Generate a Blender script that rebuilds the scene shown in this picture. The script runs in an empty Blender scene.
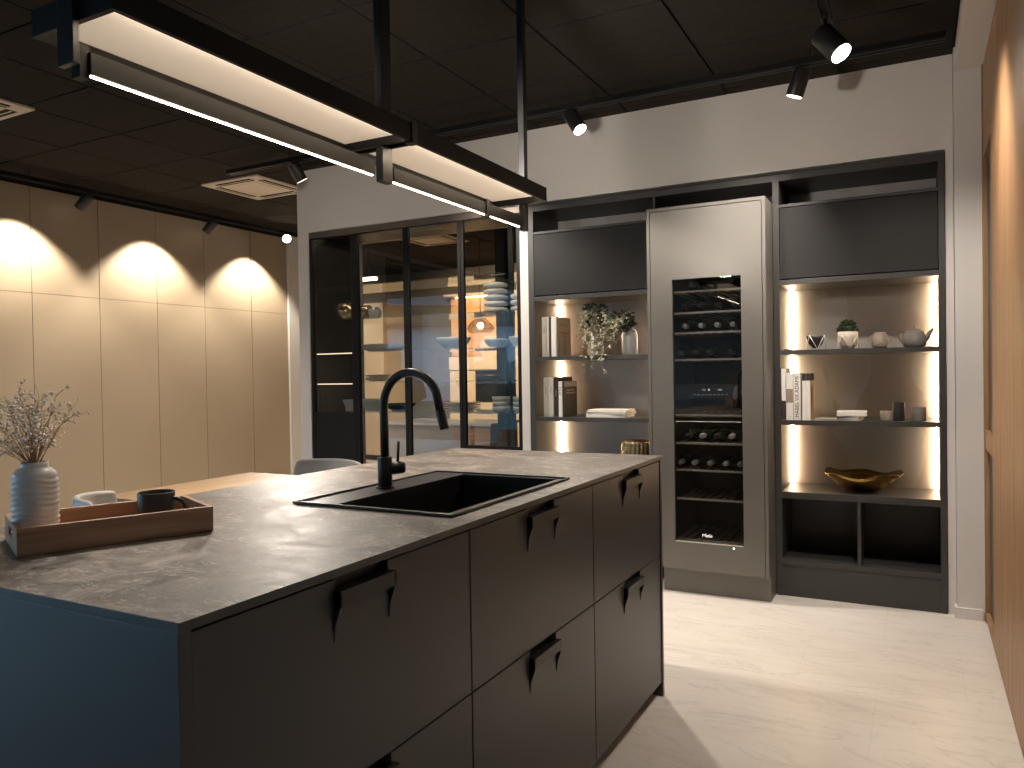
import bpy, bmesh, math, random
from mathutils import Vector, Matrix
random.seed(7)
PI = math.pi
col = bpy.context.scene.collection
sc = bpy.context.scene

# ------------------------------------------------------------------ materials
def mat(name, color=(.5, .5, .5), rough=.5, metal=0., spec=.5, emit=None, es=0., coat=0.):
    m = bpy.data.materials.new(name); m.use_nodes = True
    b = m.node_tree.nodes['Principled BSDF']
    b.inputs['Base Color'].default_value = (*color, 1)
    b.inputs['Roughness'].default_value = rough
    b.inputs['Metallic'].default_value = metal
    b.inputs['Specular IOR Level'].default_value = spec
    b.inputs['Coat Weight'].default_value = coat
    if emit:
        b.inputs['Emission Color'].default_value = (*emit, 1)
        b.inputs['Emission Strength'].default_value = es
    return m

def nd(m, typ, **kw):
    n = m.node_tree.nodes.new(typ)
    for k, v in kw.items():
        if k in n.inputs: n.inputs[k].default_value = v
        else: setattr(n, k, v)
    return n
def lk(m, a, b): m.node_tree.links.new(a, b)
def bsdf(m): return m.node_tree.nodes['Principled BSDF']
def coords(m, scale=(1, 1, 1), rot=(0, 0, 0), loc=(0, 0, 0)):
    tc = nd(m, 'ShaderNodeTexCoord'); mp = nd(m, 'ShaderNodeMapping')
    mp.inputs['Scale'].default_value = scale; mp.inputs['Rotation'].default_value = rot; mp.inputs['Location'].default_value = loc
    lk(m, tc.outputs['Object'], mp.inputs['Vector']); return mp.outputs[0]
def noise(m, vec, scale, detail=4, rough=.5, dist=0.):
    n = nd(m, 'ShaderNodeTexNoise'); n.inputs['Scale'].default_value = scale; n.inputs['Detail'].default_value = detail
    n.inputs['Roughness'].default_value = rough; n.inputs['Distortion'].default_value = dist
    lk(m, vec, n.inputs['Vector']); return n.outputs['Fac']
def ramp(m, fac, stops):
    r = nd(m, 'ShaderNodeValToRGB'); e = r.color_ramp.elements
    e[0].position, e[0].color = stops[0][0], (*stops[0][1], 1)
    e[1].position, e[1].color = stops[-1][0], (*stops[-1][1], 1)
    for p, c in stops[1:-1]:
        x = e.new(p); x.color = (*c, 1)
    lk(m, fac, r.inputs[0]); return r.outputs[0]
def mix(m, fac, a, b, mode='MIX'):
    n = nd(m, 'ShaderNodeMix', data_type='RGBA', blend_type=mode)
    for s, v in ((n.inputs[0], fac), (n.inputs[6], a), (n.inputs[7], b)):
        if isinstance(v, bpy.types.NodeSocket): lk(m, v, s)
        elif isinstance(v, (int, float)): s.default_value = v
        else: s.default_value = (*v, 1)
    return n.outputs[2]
def bump(m, h, strength=.3, dist=.01):
    n = nd(m, 'ShaderNodeBump'); n.inputs['Strength'].default_value = strength; n.inputs['Distance'].default_value = dist
    lk(m, h, n.inputs['Height']); lk(m, n.outputs[0], bsdf(m).inputs['Normal'])
def tint(name, c, rough, var=.08, scale=6, **kw):
    m = mat(name, c, rough, **kw); f = noise(m, coords(m), scale, 3)
    a = tuple(x * (1 - var) for x in c); b = tuple(min(1, x * (1 + var)) for x in c)
    lk(m, ramp(m, f, [(.3, a), (.7, b)]), bsdf(m).inputs['Base Color']); return m
def wood(name, dark, mid, light, rough=.45, axis='Z', fine=1.):
    m = mat(name, mid, rough)
    s = {'Z': (14 * fine, 14 * fine, .7 * fine), 'X': (.9 * fine, 14 * fine, 14 * fine), 'Y': (14 * fine, .9 * fine, 14 * fine)}[axis]
    f = noise(m, coords(m, s), 1.6, 6, .6, .6)
    s2 = tuple(x * 5 for x in s)
    g = noise(m, coords(m, s2), 2.0, 3, .6)
    c = ramp(m, f, [(.32, dark), (.5, mid), (.68, light)])
    c = mix(m, .35, c, ramp(m, g, [(.35, tuple(x * .7 for x in mid)), (.65, tuple(min(1, x * 1.2) for x in light))]))
    lk(m, c, bsdf(m).inputs['Base Color']); bump(m, g, .08, .002); return m

M = {}
M['white_wall'] = tint('white_wall_paint', (.66, .63, .60), .75, .02, 1.5)
M['beige'] = tint('beige_lacquer', (.40, .325, .235), .42, .03, 1.2)
M['gap'] = mat('dark_gap', (.004, .004, .0035), .95)
M['ceiling'] = tint('ceiling_tile', (.028, .025, .022), .95, .12, 40, spec=.05)
M['front'] = tint('anthracite_front', (.034, .0315, .030), .36, .06, 2)
M['unit'] = tint('dark_unit', (.043, .041, .039), .46, .05, 2)
M['flap'] = tint('dark_flap_door', (.019, .018, .0175), .5, .05, 2, spec=.25)
M['bronze_unit'] = tint('bronze_grey_unit', (.155, .144, .128), .38, .05, 2, metal=.25)
M['black'] = tint('matt_black_metal', (.012, .012, .012), .38, .1, 20)
M['blackplastic'] = tint('black_plastic', (.015, .015, .016), .3, .1, 20)
M['graphite'] = tint('graphite_metal', (.035, .033, .032), .35, .1, 20)
M['rail'] = mat('steel_rail', (.62, .57, .49), .4, .1)
M['chrome'] = mat('chrome', (.7, .7, .7), .12, 1)
M['white_ceramic'] = tint('white_ceramic', (.78, .77, .75), .3, .02, 10)
M['cream_ceramic'] = tint('cream_ceramic', (.60, .52, .43), .5, .05, 30)
M['grey_ceramic'] = tint('grey_stoneware', (.23, .205, .18), .55, .1, 40)
M['taupe_ceramic'] = tint('taupe_stoneware', (.33, .27, .22), .55, .1, 40)
M['dark_ceramic'] = tint('dark_stoneware', (.025, .024, .025), .5, .1, 30)
M['mug'] = tint('black_mug_glaze', (.030, .027, .026), .42, .15, 60)
M['gold'] = mat('dark_gold_metal', (.42, .26, .085), .26, 1.)
M['gold_rib'] = mat('ribbed_gold', (.55, .42, .24), .25, 1.)
M['copper'] = mat('bronze_glass', (.62, .43, .26), .18, .85)
M['leaf'] = tint('silver_green_leaf', (.36, .35, .25), .6, .6, 90)
M['leaf_dark'] = tint('dark_leaf', (.020, .030, .014), .6, .3, 60)
M['blossom'] = tint('cream_blossom', (.90, .82, .74), .7, .12, 60)
M['stem'] = tint('dry_stem', (.30, .19, .09), .7, .25, 60)
M['soil'] = mat('potting_soil', (.03, .02, .012), .9)
M['paper'] = tint('book_paper', (.72, .68, .60), .8, .05, 60)
M['oak'] = wood('oak_table_wood', (.36, .20, .09), (.47, .28, .14), (.56, .36, .19), .35, 'Y', .8)
M['tray'] = wood('acacia_wood', (.20, .085, .042), (.38, .20, .11), (.56, .35, .22), .42, 'X', .45)
M['walnut'] = wood('walnut_veneer', (.22, .115, .052), (.31, .17, .080), (.40, .235, .115), .45, 'Z', .9)
M['fabric'] = tint('grey_felt', (.42, .39, .36), .9, .08, 120)
M['shell'] = tint('white_shell_plastic', (.75, .73, .70), .35, .02, 5)
M['chairleg'] = wood('beech_leg', (.35, .22, .12), (.45, .3, .17), (.55, .38, .22), .5, 'Z')
M['lamp_panel'] = None
def emis(name, c, s):
    return mat(name, (.8, .8, .8), .5, emit=c, es=s)
WARM = (1., .72, .45); WARM2 = (1., .80, .60)
M['led'] = emis('led_line', (1., .80, .60), 16)
M['led_shelf'] = emis('led_strip_shelf', (1., .69, .41), 48)
M['led_cab'] = emis('led_strip_cabinet', (1., .78, .5), 1.8)
M['lens'] = emis('spot_lens', (1., .86, .68), 30)
M['lens_off'] = emis('spot_lens_faint', (1., .86, .68), 1.2)
M['lens_dim'] = emis('spot_lens_soft', (1., .86, .68), 6)
M['lampblack'] = mat('lamp_black', (.008, .0075, .007), .5, spec=.25)
M['diffuser'] = mat('lamp_reflector', (.80, .72, .62), .45)
M['bulb'] = emis('warm_bulb', (1., .7, .4), 25)

def glass_sheet(name, color=(1, 1, 1), ior=1.5, rough=.0):
    m = bpy.data.materials.new(name); m.use_nodes = True
    nt = m.node_tree; nt.nodes.remove(nt.nodes['Principled BSDF']); out = nt.nodes['Material Output']
    tr = nd(m, 'ShaderNodeBsdfTransparent'); tr.inputs[0].default_value = (*color, 1)
    gl = nd(m, 'ShaderNodeBsdfGlossy'); gl.inputs['Roughness'].default_value = rough; gl.inputs[0].default_value = (1, 1, 1, 1)
    f0 = min(.5, 2 * ((ior - 1) / (ior + 1)) ** 2)                # both faces of the sheet
    g = nd(m, 'ShaderNodeNewGeometry'); dt = nd(m, 'ShaderNodeVectorMath', operation='DOT_PRODUCT')
    lk(m, g.outputs['Incoming'], dt.inputs[0]); lk(m, g.outputs['Normal'], dt.inputs[1])
    ab = nd(m, 'ShaderNodeMath', operation='ABSOLUTE'); lk(m, dt.outputs['Value'], ab.inputs[0])
    om = nd(m, 'ShaderNodeMath', operation='SUBTRACT'); om.inputs[0].default_value = 1; lk(m, ab.outputs[0], om.inputs[1])
    pw = nd(m, 'ShaderNodeMath', operation='POWER'); lk(m, om.outputs[0], pw.inputs[0]); pw.inputs[1].default_value = 5
    ma = nd(m, 'ShaderNodeMath', operation='MULTIPLY_ADD'); lk(m, pw.outputs[0], ma.inputs[0]); ma.inputs[1].default_value = 1 - f0; ma.inputs[2].default_value = f0
    mx = nd(m, 'ShaderNodeMixShader')
    lk(m, ma.outputs[0], mx.inputs[0]); lk(m, tr.outputs[0], mx.inputs[1]); lk(m, gl.outputs[0], mx.inputs[2]); lk(m, mx.outputs[0], out.inputs[0])
    return m
M['glass'] = glass_sheet('smoked_door_glass', (.62, .62, .60), 1.62)
M['shelf_glass'] = glass_sheet('shelf_glass', (.93, .96, .94), 1.45)
M['dark_glass'] = glass_sheet('tinted_cooler_glass', (.50, .50, .50), 1.55)
M['window_glass'] = glass_sheet('window_glass', (.95, .97, 1.), 1.45)
M['smoke_glass'] = glass_sheet('smoke_pendant_glass', (.80, .74, .68), 1.6)

# worktop: dark taupe marble-look
def m_worktop():
    m = mat('worktop_stone', (.2, .17, .15), .33, spec=.5); v = coords(m, (1.0, 1.25, 1), rot=(0, 0, .4))
    f1 = noise(m, v, 6.5, 9, .66, 1.1); f2 = noise(m, v, 1.6, 5, .6, .6); f3 = noise(m, v, 70, 3, .6)
    base = ramp(m, f1, [(.38, (.042, .035, .030)), (.49, (.100, .083, .071)), (.57, (.185, .156, .133)), (.68, (.36, .31, .265))])
    base = mix(m, ramp(m, f2, [(.46, (0, 0, 0)), (.64, (.6, .6, .6))]), base, (.20, .168, .142))
    def veins(sc_, w_, msc, lo, hi, amt, dist_):
        d = noise(m, coords(m, (1, 1.5, 1), rot=(0, 0, .5)), sc_, 5, .6, dist_)
        mt = nd(m, 'ShaderNodeMath', operation='SUBTRACT'); lk(m, d, mt.inputs[0]); mt.inputs[1].default_value = .5
        ab = nd(m, 'ShaderNodeMath', operation='ABSOLUTE'); lk(m, mt.outputs[0], ab.inputs[0])
        vein = ramp(m, ab.outputs[0], [(0, (1, 1, 1)), (w_, (.35, .35, .35)), (w_ * 2.6, (0, 0, 0))])
        msk = ramp(m, noise(m, coords(m, (1, 1.6, 1), loc=(3, 1, 0)), msc, 4, .6), [(lo, (0, 0, 0)), (hi, (amt,) * 3)])
        return mix(m, 1., vein, msk, 'MULTIPLY')
    c = mix(m, veins(4.5, .006, 5., .49, .58, .95, 1.4), base, (.56, .50, .43))
    c = mix(m, veins(11., .008, 7., .52, .58, 1., 1.2), c, (.50, .44, .37))
    c = mix(m, veins(26., .02, 12., .57, .62, 1., 1.2), c, (.62, .56, .48))
    c = mix(m, .25, c, ramp(m, f3, [(.35, (.06, .05, .045)), (.65, (.3, .25, .21))]))
    lk(m, c, bsdf(m).inputs['Base Color'])
    lk(m, ramp(m, f1, [(.3, (.36, .36, .36)), (.7, (.54, .54, .54))]), bsdf(m).inputs['Roughness'])
    bump(m, f3, .05, .001); return m
M['worktop'] = m_worktop()
def m_floor():
    m = mat('marble_floor_tile', (.75, .7, .62), .33, spec=.4); v = coords(m)
    bk = nd(m, 'ShaderNodeTexBrick'); lk(m, coords(m, rot=(0, 0, 0), loc=(.15, .32, 0)), bk.inputs['Vector'])
    bk.offset = .5; bk.squash = 1
    for k, x in (('Color1', (.68, .62, .56, 1)), ('Color2', (.64, .575, .51, 1)), ('Mortar', (.56, .50, .43, 1)), ('Scale', 1.), ('Mortar Size', .0018), ('Mortar Smooth', .2), ('Bias', 0.), ('Brick Width', .6), ('Row Height', .6)):
        bk.inputs[k].default_value = x
    f = noise(m, coords(m, (.8, 3.2, 1), rot=(0, 0, .15)), 2.2, 7, .62, .7)
    c = mix(m, .5, bk.outputs['Color'], ramp(m, f, [(.3, (.58, .52, .465)), (.5, (.68, .635, .58)), (.7, (.72, .68, .63))]))
    d = noise(m, coords(m, (1.1, 4.5, 1), rot=(0, 0, .2)), 1.3, 6, .6, 1.6)
    mt = nd(m, 'ShaderNodeMath', operation='SUBTRACT'); lk(m, d, mt.inputs[0]); mt.inputs[1].default_value = .5
    ab = nd(m, 'ShaderNodeMath', operation='ABSOLUTE'); lk(m, mt.outputs[0], ab.inputs[0])
    vein = ramp(m, ab.outputs[0], [(0, (.45, .45, .45)), (.012, (.12, .12, .12)), (.04, (0, 0, 0))])
    c = mix(m, vein, c, (.42, .38, .35))
    lk(m, c, bsdf(m).inputs['Base Color']); return m
M['floor'] = m_floor()
def m_niche():   # wall behind the open shelves, grey patches painted in for reflections
    m = mat('niche_wall_reflections', (.3, .25, .21), .28, spec=.5); v = coords(m, (1, 1, .55))
    f = noise(m, v, 4.2, 2, .35, .4)
    p = ramp(m, f, [(.50, (0, 0, 0)), (.515, (1, 1, 1))])
    g = noise(m, coords(m), 2.2, 3)
    base = ramp(m, g, [(.3, (.36, .325, .30)), (.7, (.42, .385, .36))])
    c = mix(m, p, base, (.43, .43, .42)); lk(m, c, bsdf(m).inputs['Base Color']); return m
M['niche'] = m_niche()

# ------------------------------------------------------------------ mesh helpers
class MB:
    def __init__(s): s.bm = bmesh.new(); s.smooth = False
    def box(s, x0, x1, y0, y1, z0, z1, bev=0.):
        b = bmesh.new(); bmesh.ops.create_cube(b, size=1)
        for v in b.verts:
            v.co = Vector(((x0 + x1) / 2 + v.co.x * (x1 - x0), (y0 + y1) / 2 + v.co.y * (y1 - y0), (z0 + z1) / 2 + v.co.z * (z1 - z0)))
        if bev: bmesh.ops.bevel(b, geom=b.edges[:], offset=bev, segments=2, affect='EDGES', profile=.5)
        s._add(b); return s
    def _add(s, b, mtx=None, smooth=None):
        if mtx is not None: bmesh.ops.transform(b, matrix=mtx, verts=b.verts)
        if smooth is not None:
            for f in b.faces: f.smooth = smooth
        me = bpy.data.meshes.new('t'); b.to_mesh(me); s.bm.from_mesh(me); bpy.data.meshes.remove(me); b.free()
    def cyl(s, p, q, r, r2=None, seg=24, caps=True):
        p, q = Vector(p), Vector(q); d = q - p; b = bmesh.new()
        bmesh.ops.create_cone(b, cap_ends=caps, segments=seg, radius1=r, radius2=r if r2 is None else r2, depth=d.length)
        for f in b.faces: f.smooth = len(f.verts) == 4
        s._add(b, Matrix.Translation((p + q) / 2) @ d.to_track_quat('Z', 'Y').to_matrix().to_4x4()); return s
    def sphere(s, c, r, sc_=(1, 1, 1), seg=16):
        b = bmesh.new(); bmesh.ops.create_uvsphere(b, u_segments=seg, v_segments=max(6, seg // 2), radius=r)
        s._add(b, Matrix.Translation(c) @ Matrix.Diagonal((*sc_, 1)), True); return s
    def ico(s, c, r, sub=1):
        b = bmesh.new(); bmesh.ops.create_icosphere(b, subdivisions=sub, radius=r); s._add(b, Matrix.Translation(c), True); return s
    def tube(s, pts, r, seg=12, r_end=None):
        pts = [Vector(p) for p in pts]; n = len(pts); rings = []
        up = Vector((0, 0, 1)); t0 = (pts[1] - pts[0]).normalized()
        if abs(t0.dot(up)) > .9: up = Vector((0, 1, 0))
        a = t0.cross(up).normalized()
        for i, p in enumerate(pts):
            t = (pts[min(i + 1, n - 1)] - pts[max(i - 1, 0)]).normalized()
            a = (a - t * a.dot(t)).normalized(); b = t.cross(a)
            rr = r if r_end is None else r + (r_end - r) * i / (n - 1)
            rings.append([s.bm.verts.new(p + (a * math.cos(2 * PI * k / seg) + b * math.sin(2 * PI * k / seg)) * rr) for k in range(seg)])
        for i in range(n - 1):
            for k in range(seg):
                f = s.bm.faces.new((rings[i][k], rings[i][(k + 1) % seg], rings[i + 1][(k + 1) % seg], rings[i + 1][k])); f.smooth = True
        s.bm.faces.new(rings[0][::-1]); s.bm.faces.new(rings[-1]); return s
    def lathe(s, prof, c=(0, 0, 0), seg=36, fn=None):
        c = Vector(c); rings = []
        for r, z in prof:
            ring = []
            for k in range(seg):
                t = 2 * PI * k / seg; rr, zz = (r, z) if fn is None else fn(r, z, t)
                ring.append(s.bm.verts.new(c + Vector((rr * math.cos(t), rr * math.sin(t), zz))))
            rings.append(ring)
        for i in range(len(rings) - 1):
            for k in range(seg):
                f = s.bm.faces.new((rings[i][k], rings[i][(k + 1) % seg], rings[i + 1][(k + 1) % seg], rings[i + 1][k])); f.smooth = True
        if prof[0][0] > 1e-5: s.bm.faces.new(rings[0][::-1])
        if prof[-1][0] > 1e-5: s.bm.faces.new(rings[-1])
        return s
    def prism(s, poly, axis, a, b):   # polygon in the two other axes, extruded along axis from a to b
        def P(u, v, w): return {'x': (w, u, v), 'y': (u, w, v), 'z': (u, v, w)}[axis]
        A = [s.bm.verts.new(P(u, v, a)) for u, v in poly]; B = [s.bm.verts.new(P(u, v, b)) for u, v in poly]
        n = len(poly); s.bm.faces.new(A); s.bm.faces.new(B[::-1])
        for i in range(n): s.bm.faces.new((A[i], B[i], B[(i + 1) % n], A[(i + 1) % n]))
        return s
    def quad(s, *p): s.bm.faces.new([s.bm.verts.new(q) for q in p]); return s
    def frame(s, x0, x1, z0, z1, t, y0, y1, tb=None):   # rectangular frame in the XZ plane, one closed loop
        tb = t if tb is None else tb
        s.box(x0, x0 + t, y0, y1, z0, z1); s.box(x1 - t, x1, y0, y1, z0, z1)
        s.box(x0 + t, x1 - t, y0, y1, z0, z0 + tb); s.box(x0 + t, x1 - t, y0, y1, z1 - tb, z1); return s

def label(o, lab, cat, group=None, kind=None):
    if lab: o['label'] = lab
    if cat: o['category'] = cat
    if group: o['group'] = group
    if kind: o['kind'] = kind
    return o
MTX = {}
def empty(name, loc, lab, cat, group=None, rz=0.):
    o = bpy.data.objects.new(name, None); col.objects.link(o); o.location = loc; o.rotation_euler = (0, 0, rz)
    o.empty_display_size = .05
    MTX[o.name] = Matrix.Translation(loc) @ Matrix.Rotation(rz, 4, 'Z')
    return label(o, lab, cat, group)
def fin(name, mb, m, bev=0.):
    me = bpy.data.meshes.new(name)
    bmesh.ops.recalc_face_normals(mb.bm, faces=mb.bm.faces[:])
    mb.bm.to_mesh(me); mb.bm.free()
    for x in (m if isinstance(m, (list, tuple)) else [m]): me.materials.append(x)
    o = bpy.data.objects.new(name, me); col.objects.link(o)
    if bev:
        b = o.modifiers.new('bevel', 'BEVEL'); b.width = bev; b.segments = 2; b.limit_method = 'ANGLE'; b.angle_limit = math.radians(40)
    return o
def part(name, mb, m, parent, bev=0., local=False, lab=None):   # world-coordinate mesh attached to its thing
    root = parent
    while root.parent: root = root.parent
    if not local: bmesh.ops.transform(mb.bm, matrix=MTX[root.name].inverted(), verts=mb.bm.verts)
    o = fin(name, mb, m, bev); o.parent = parent
    if lab: o['label'] = lab
    return o
def thing(name, mb, m, lab, cat, group=None, bev=0., kind=None):   # one-mesh thing, origin at its base centre
    vs = [v.co for v in mb.bm.verts]
    c = Vector(((min(v.x for v in vs) + max(v.x for v in vs)) / 2, (min(v.y for v in vs) + max(v.y for v in vs)) / 2, min(v.z for v in vs)))
    bmesh.ops.translate(mb.bm, vec=-c, verts=mb.bm.verts)
    o = fin(name, mb, m, bev); o.location = c; MTX[o.name] = Matrix.Translation(c)
    return label(o, lab, cat, group, kind)
def struct(name, mb, m, lab=None, bev=0.):
    o = fin(name, mb, m, bev); o['kind'] = 'structure'; MTX[o.name] = Matrix.Identity(4)
    if lab: o['label'] = lab
    return o
def copy_tree(o, parent=None):
    c = o.copy(); col.objects.link(c); c.parent = parent
    if parent is None: MTX[c.name] = o.matrix_basis.copy()
    for ch in list(o.children): copy_tree(ch, c)
    return c
def text(name, body, size, parent, loc, rot, m, ext=.0003, align='CENTER', local_root=None):
    cu = bpy.data.curves.new(name, 'FONT'); cu.body = body; cu.size = size; cu.extrude = ext
    cu.align_x = align; cu.align_y = 'CENTER'
    t = bpy.data.objects.new('tmp', cu); col.objects.link(t)
    bpy.context.view_layer.update()
    me = bpy.data.meshes.new_from_object(t.evaluated_get(bpy.context.evaluated_depsgraph_get()))
    bpy.data.objects.remove(t); me.materials.clear(); me.materials.append(m)
    root = parent
    while root.parent: root = root.parent
    W = Matrix.Translation(loc) @ rot.to_4x4()
    me.transform(MTX[root.name].inverted() @ W)
    o = bpy.data.objects.new(name, me); col.objects.link(o); o.parent = parent; return o
R_FRONT = Matrix.Rotation(PI / 2, 3, 'X')                       # text facing -Y
R_FRONT_UP = Matrix.Rotation(PI / 2, 3, 'X') @ Matrix.Rotation(PI / 2, 3, 'Z')   # reads upwards, facing -Y
R_SIDE = Matrix.Rotation(PI / 2, 3, 'Z') @ R_FRONT              # facing +X

def spot(name, loc, target, watts, angle, color=(1., .90, .79), blend=.6, size=.03):
    l = bpy.data.lights.new(name, 'SPOT'); l.energy = watts; l.color = color; l.spot_size = math.radians(angle); l.spot_blend = blend; l.shadow_soft_size = size
    o = bpy.data.objects.new(name, l); col.objects.link(o); o.location = loc
    o.rotation_euler = (Vector(target) - Vector(loc)).to_track_quat('-Z', 'Y').to_euler(); return o

# ------------------------------------------------------------------ dimensions
CEIL = 2.79; LX = -5.95; WY = 4.42; NY = 4.80; T = .92

# ------------------------------------------------------------------ setting
GY0 = 4.55
mb = MB(); mb.box(-11, .9, -3.4, 10.4, -.05, 0); struct('floor', mb, M['floor'])
mb = MB(); g = .583
xs = [-2.10 + g * k for k in range(-16, 5)]; ys = [2.58 + g * k for k in range(-11, 15)]
for i in range(len(xs) - 1):
    for j in range(len(ys) - 1):
        x0, x1, y0, y1 = xs[i] + .006, xs[i + 1] - .006, ys[j] + .006, ys[j + 1] - .006
        if x0 > .16 or y0 > 10.2 or x1 < -11: continue
        mb.box(x0, min(x1, .16), y0, y1, CEIL, CEIL + .02)
mb2 = MB(); mb2.box(-11.2, .95, -3.4, 10.4, CEIL + .012, CEIL + .08)
ce = struct('ceiling', mb, M['ceiling']); gp = part('ceiling_grid', mb2, M['gap'], ce)
# back wall with recess for the shelves and opening for the glass cabinet
mb = MB()
mb.box(-4.15, .16, WY, 4.86, 2.325, CEIL + .001)
mb.box(-4.15, -4.050, WY, 5.06, 0, 2.325)
mb.box(-2.262, -2.203, WY, 5.06, 0, 2.325)
mb.box(.125, .16, WY, 4.86, 0, 2.325)
mb.box(-4.15, -2.262, 4.86, 5.06, 2.325, CEIL + .02)
struct('wall_back', mb, M['white_wall'])
mb = MB(); mb.box(-2.203, .125, NY, 4.86, 0, 2.325); struct('wall_niche', mb, M['niche'])
mb = MB(); mb.box(.162, .30, 4.365, 4.9, 0, CEIL + .02); struct('wall_pier', mb, M['white_wall'])
mb = MB(); mb.box(.17, .95, -3.4, 4.365, 2.685, CEIL + .02); struct('wall_bulkhead', mb, M['white_wall'])
mb = MB(); mb.box(.16, .271, 4.353, 4.365, 0, .055); mb.box(.15, .162, 4.353, 4.42, 0, .055); struct('baseboard_back', mb, M['white_wall'])
# left wall clad in beige panels
mb = MB()
seams = [1.62, 2.24, 2.86, 3.482, 4.029, 4.57, 5.085, 5.66, 6.16]
for i in range(len(seams) - 1):
    for z0, z1 in ((.06, 1.9125), (1.9155, 2.72)):
        mb.box(LX - .02, LX, seams[i] + .0025, seams[i + 1] - .0025, z0, z1, 0)
pan = struct('wall_left', mb, M['beige'])
mb = MB(); mb.box(LX - .12, LX - .006, 1.62, 6.16, 0, CEIL); struct('trim_1', mb, M['gap'])
mb = MB(); mb.box(LX - .12, LX + .02, 6.165, 6.4, 0, CEIL); struct('wall_left_end', mb, M['white_wall'])
# right: walnut tall cabinet
mb = MB(); mb.box(.95, 1.0, -3.4, 4.9, 0, CEIL); struct('wall_right', mb, M['white_wall'])
# front wall and glazing behind the camera, left glazing
mb = MB()
mb.box(LX - .12, .95, -3.4, -3.3, 2.45, CEIL); mb.box(LX - .12, .95, -3.4, -3.3, 0, .12)
mb.box(-3.55, .95, -3.4, -3.3, .12, 2.45)
struct('wall_front', mb, M['white_wall'])
mb = MB()
mb.box(LX - .12, LX, -3.4, 1.62, 2.74, CEIL); mb.box(LX - .12, LX, -3.4, 1.62, 0, .1); mb.box(LX - .12, LX, 1.0, 1.615, .1, 2.74)
struct('wall_left_front', mb, M['white_wall'])
def window(name, a, b, z0, z1, n, axis):
    fb = MB(); gb = MB(); t = .05
    w = (b - a) / n
    for i in range(n + 1):
        u = a + w * i; u0, u1 = max(a, u - t / 2), min(b, u + t / 2)
        if i == 0: u0, u1 = a, a + t
        if i == n: u0, u1 = b - t, b
        if axis == 'x': fb.box(u0, u1, -3.37, -3.32, z0 + t, z1 - t)
        else: fb.box(LX - .07, LX - .02, u0, u1, z0 + t, z1 - t)
    for z in (z0, z1 - t):
        if axis == 'x': fb.box(a, b, -3.37, -3.32, z, z + t)
        else: fb.box(LX - .07, LX - .02, a, b, z, z + t)
    if axis == 'x': gb.quad((a, -3.345, z0), (b, -3.345, z0), (b, -3.345, z1), (a, -3.345, z1))
    else: gb.quad((LX - .045, a, z0), (LX - .045, b, z0), (LX - .045, b, z1), (LX - .045, a, z1))
    f = struct(name, fb, M['graphite']); p = part('pane', gb, M['window_glass'], f)
window('window_1', -5.9, -3.55, .12, 2.45, 2, 'x')
window('window_2', -3.3, 1.0, .1, 2.74, 2, 'y')

# room beyond the glass cabinet
mb = MB()
mb.box(-11, -2.2, 9.6, 9.7, 0, CEIL); mb.box(-2.2, -2.1, 4.86, 9.7, 0, CEIL); mb.box(-11.05, -11, 6.3, 9.7, 0, CEIL); mb.box(-11, LX - .12, 6.3, 6.4, 0, CEIL)
struct('wall_far', mb, tint('grey_far_wall', (.10, .092, .085), .8, .03, 1))

# ------------------------------------------------------------------ island
def notch(y0, y1, z0, z1, ny0, ny1, nd_=.05):
    return [(y0, z0), (y1, z0), (y1, z1), (ny1, z1), (ny1, z1 - nd_), (ny0, z1 - nd_), (ny0, z1), (y0, z1)]
FX = -.876
def cabinet(y0, y1, h0, h1, lab, first=False, last=False):
    r = empty('base_cabinet', (-1.33, (y0 + y1) / 2, 0), lab, 'kitchen cabinet', 'drawer cabinets of the kitchen island')
    c = MB(); ya, yb = y0 + .001, y1 - .001
    c.box(-1.795, FX - .024, ya, ya + .016, .09, .904); c.box(-1.795, FX - .024, yb - .016, yb, .09, .904)
    c.box(-1.795, FX - .024, ya + .016, yb - .016, .09, .106); c.box(-1.795, -1.78, ya + .016, yb - .016, .106, .904)
    part('carcass', c, M['graphite'], r)
    p = MB(); p.box(-1.72, FX - .06, ya, yb, 0, .09); part('plinth', p, M['black'], r)
    for (z0, z1) in ((.5415, .899), (.055, .538)):
        d = MB(); d.prism(notch(y0 + .002, y1 - .002, z0, z1, h0, h1), 'x', FX - .02, FX)
        o = part('drawer', d, M['front'], r, bev=.0012)
        b = MB(); b.box(FX - .023, FX - .020, h0 - .012, h1 + .012, z1 - .09, z1 - .004); part('recess_plate', b, M['black'], o)
        h = MB(); zt = z1 - .018; p_ = .015
        h.box(FX + .0, FX + p_, h0 - .006, h1 + .006, zt - .028, zt)          # grip bar
        h.box(FX - .018, FX + .0, h0 + .001, h1 - .001, zt - .034, zt - .004)
        for yy in (h0 - .006, h1 + .001):
            h.prism([(FX, zt), (FX + p_, zt), (FX + p_, zt - .028), (FX + .004, zt - .060), (FX + .001, zt - .088), (FX, zt - .088)], 'y', yy, yy + .005)
        part('handle', h, M['black'], o, bev=.0008)
    return r
cabinet(.712, 1.447, 1.006, 1.152, 'dark drawer cabinet at the near end of the island, next to the blue-lit side panel', True)
cabinet(1.447, 2.170, 1.735, 1.890, 'dark drawer cabinet in the middle of the island, below the sink')
cabinet(2.170, 2.845, 2.440, 2.604, 'dark drawer cabinet at the far end of the island', last=True)
for y0, y1, lab in ((.690, .711, 'tall dark side panel closing the near end of the island, lit blue'), (2.846, 2.864, 'thin dark side panel closing the far end of the island beside the floor')):
    mb = MB(); mb.box(-1.80, FX + .004, y0, y1, 0, .905)
    thing('island_end_panel', mb, M['front'], lab, 'cabinet side panel', bev=.001)
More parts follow.
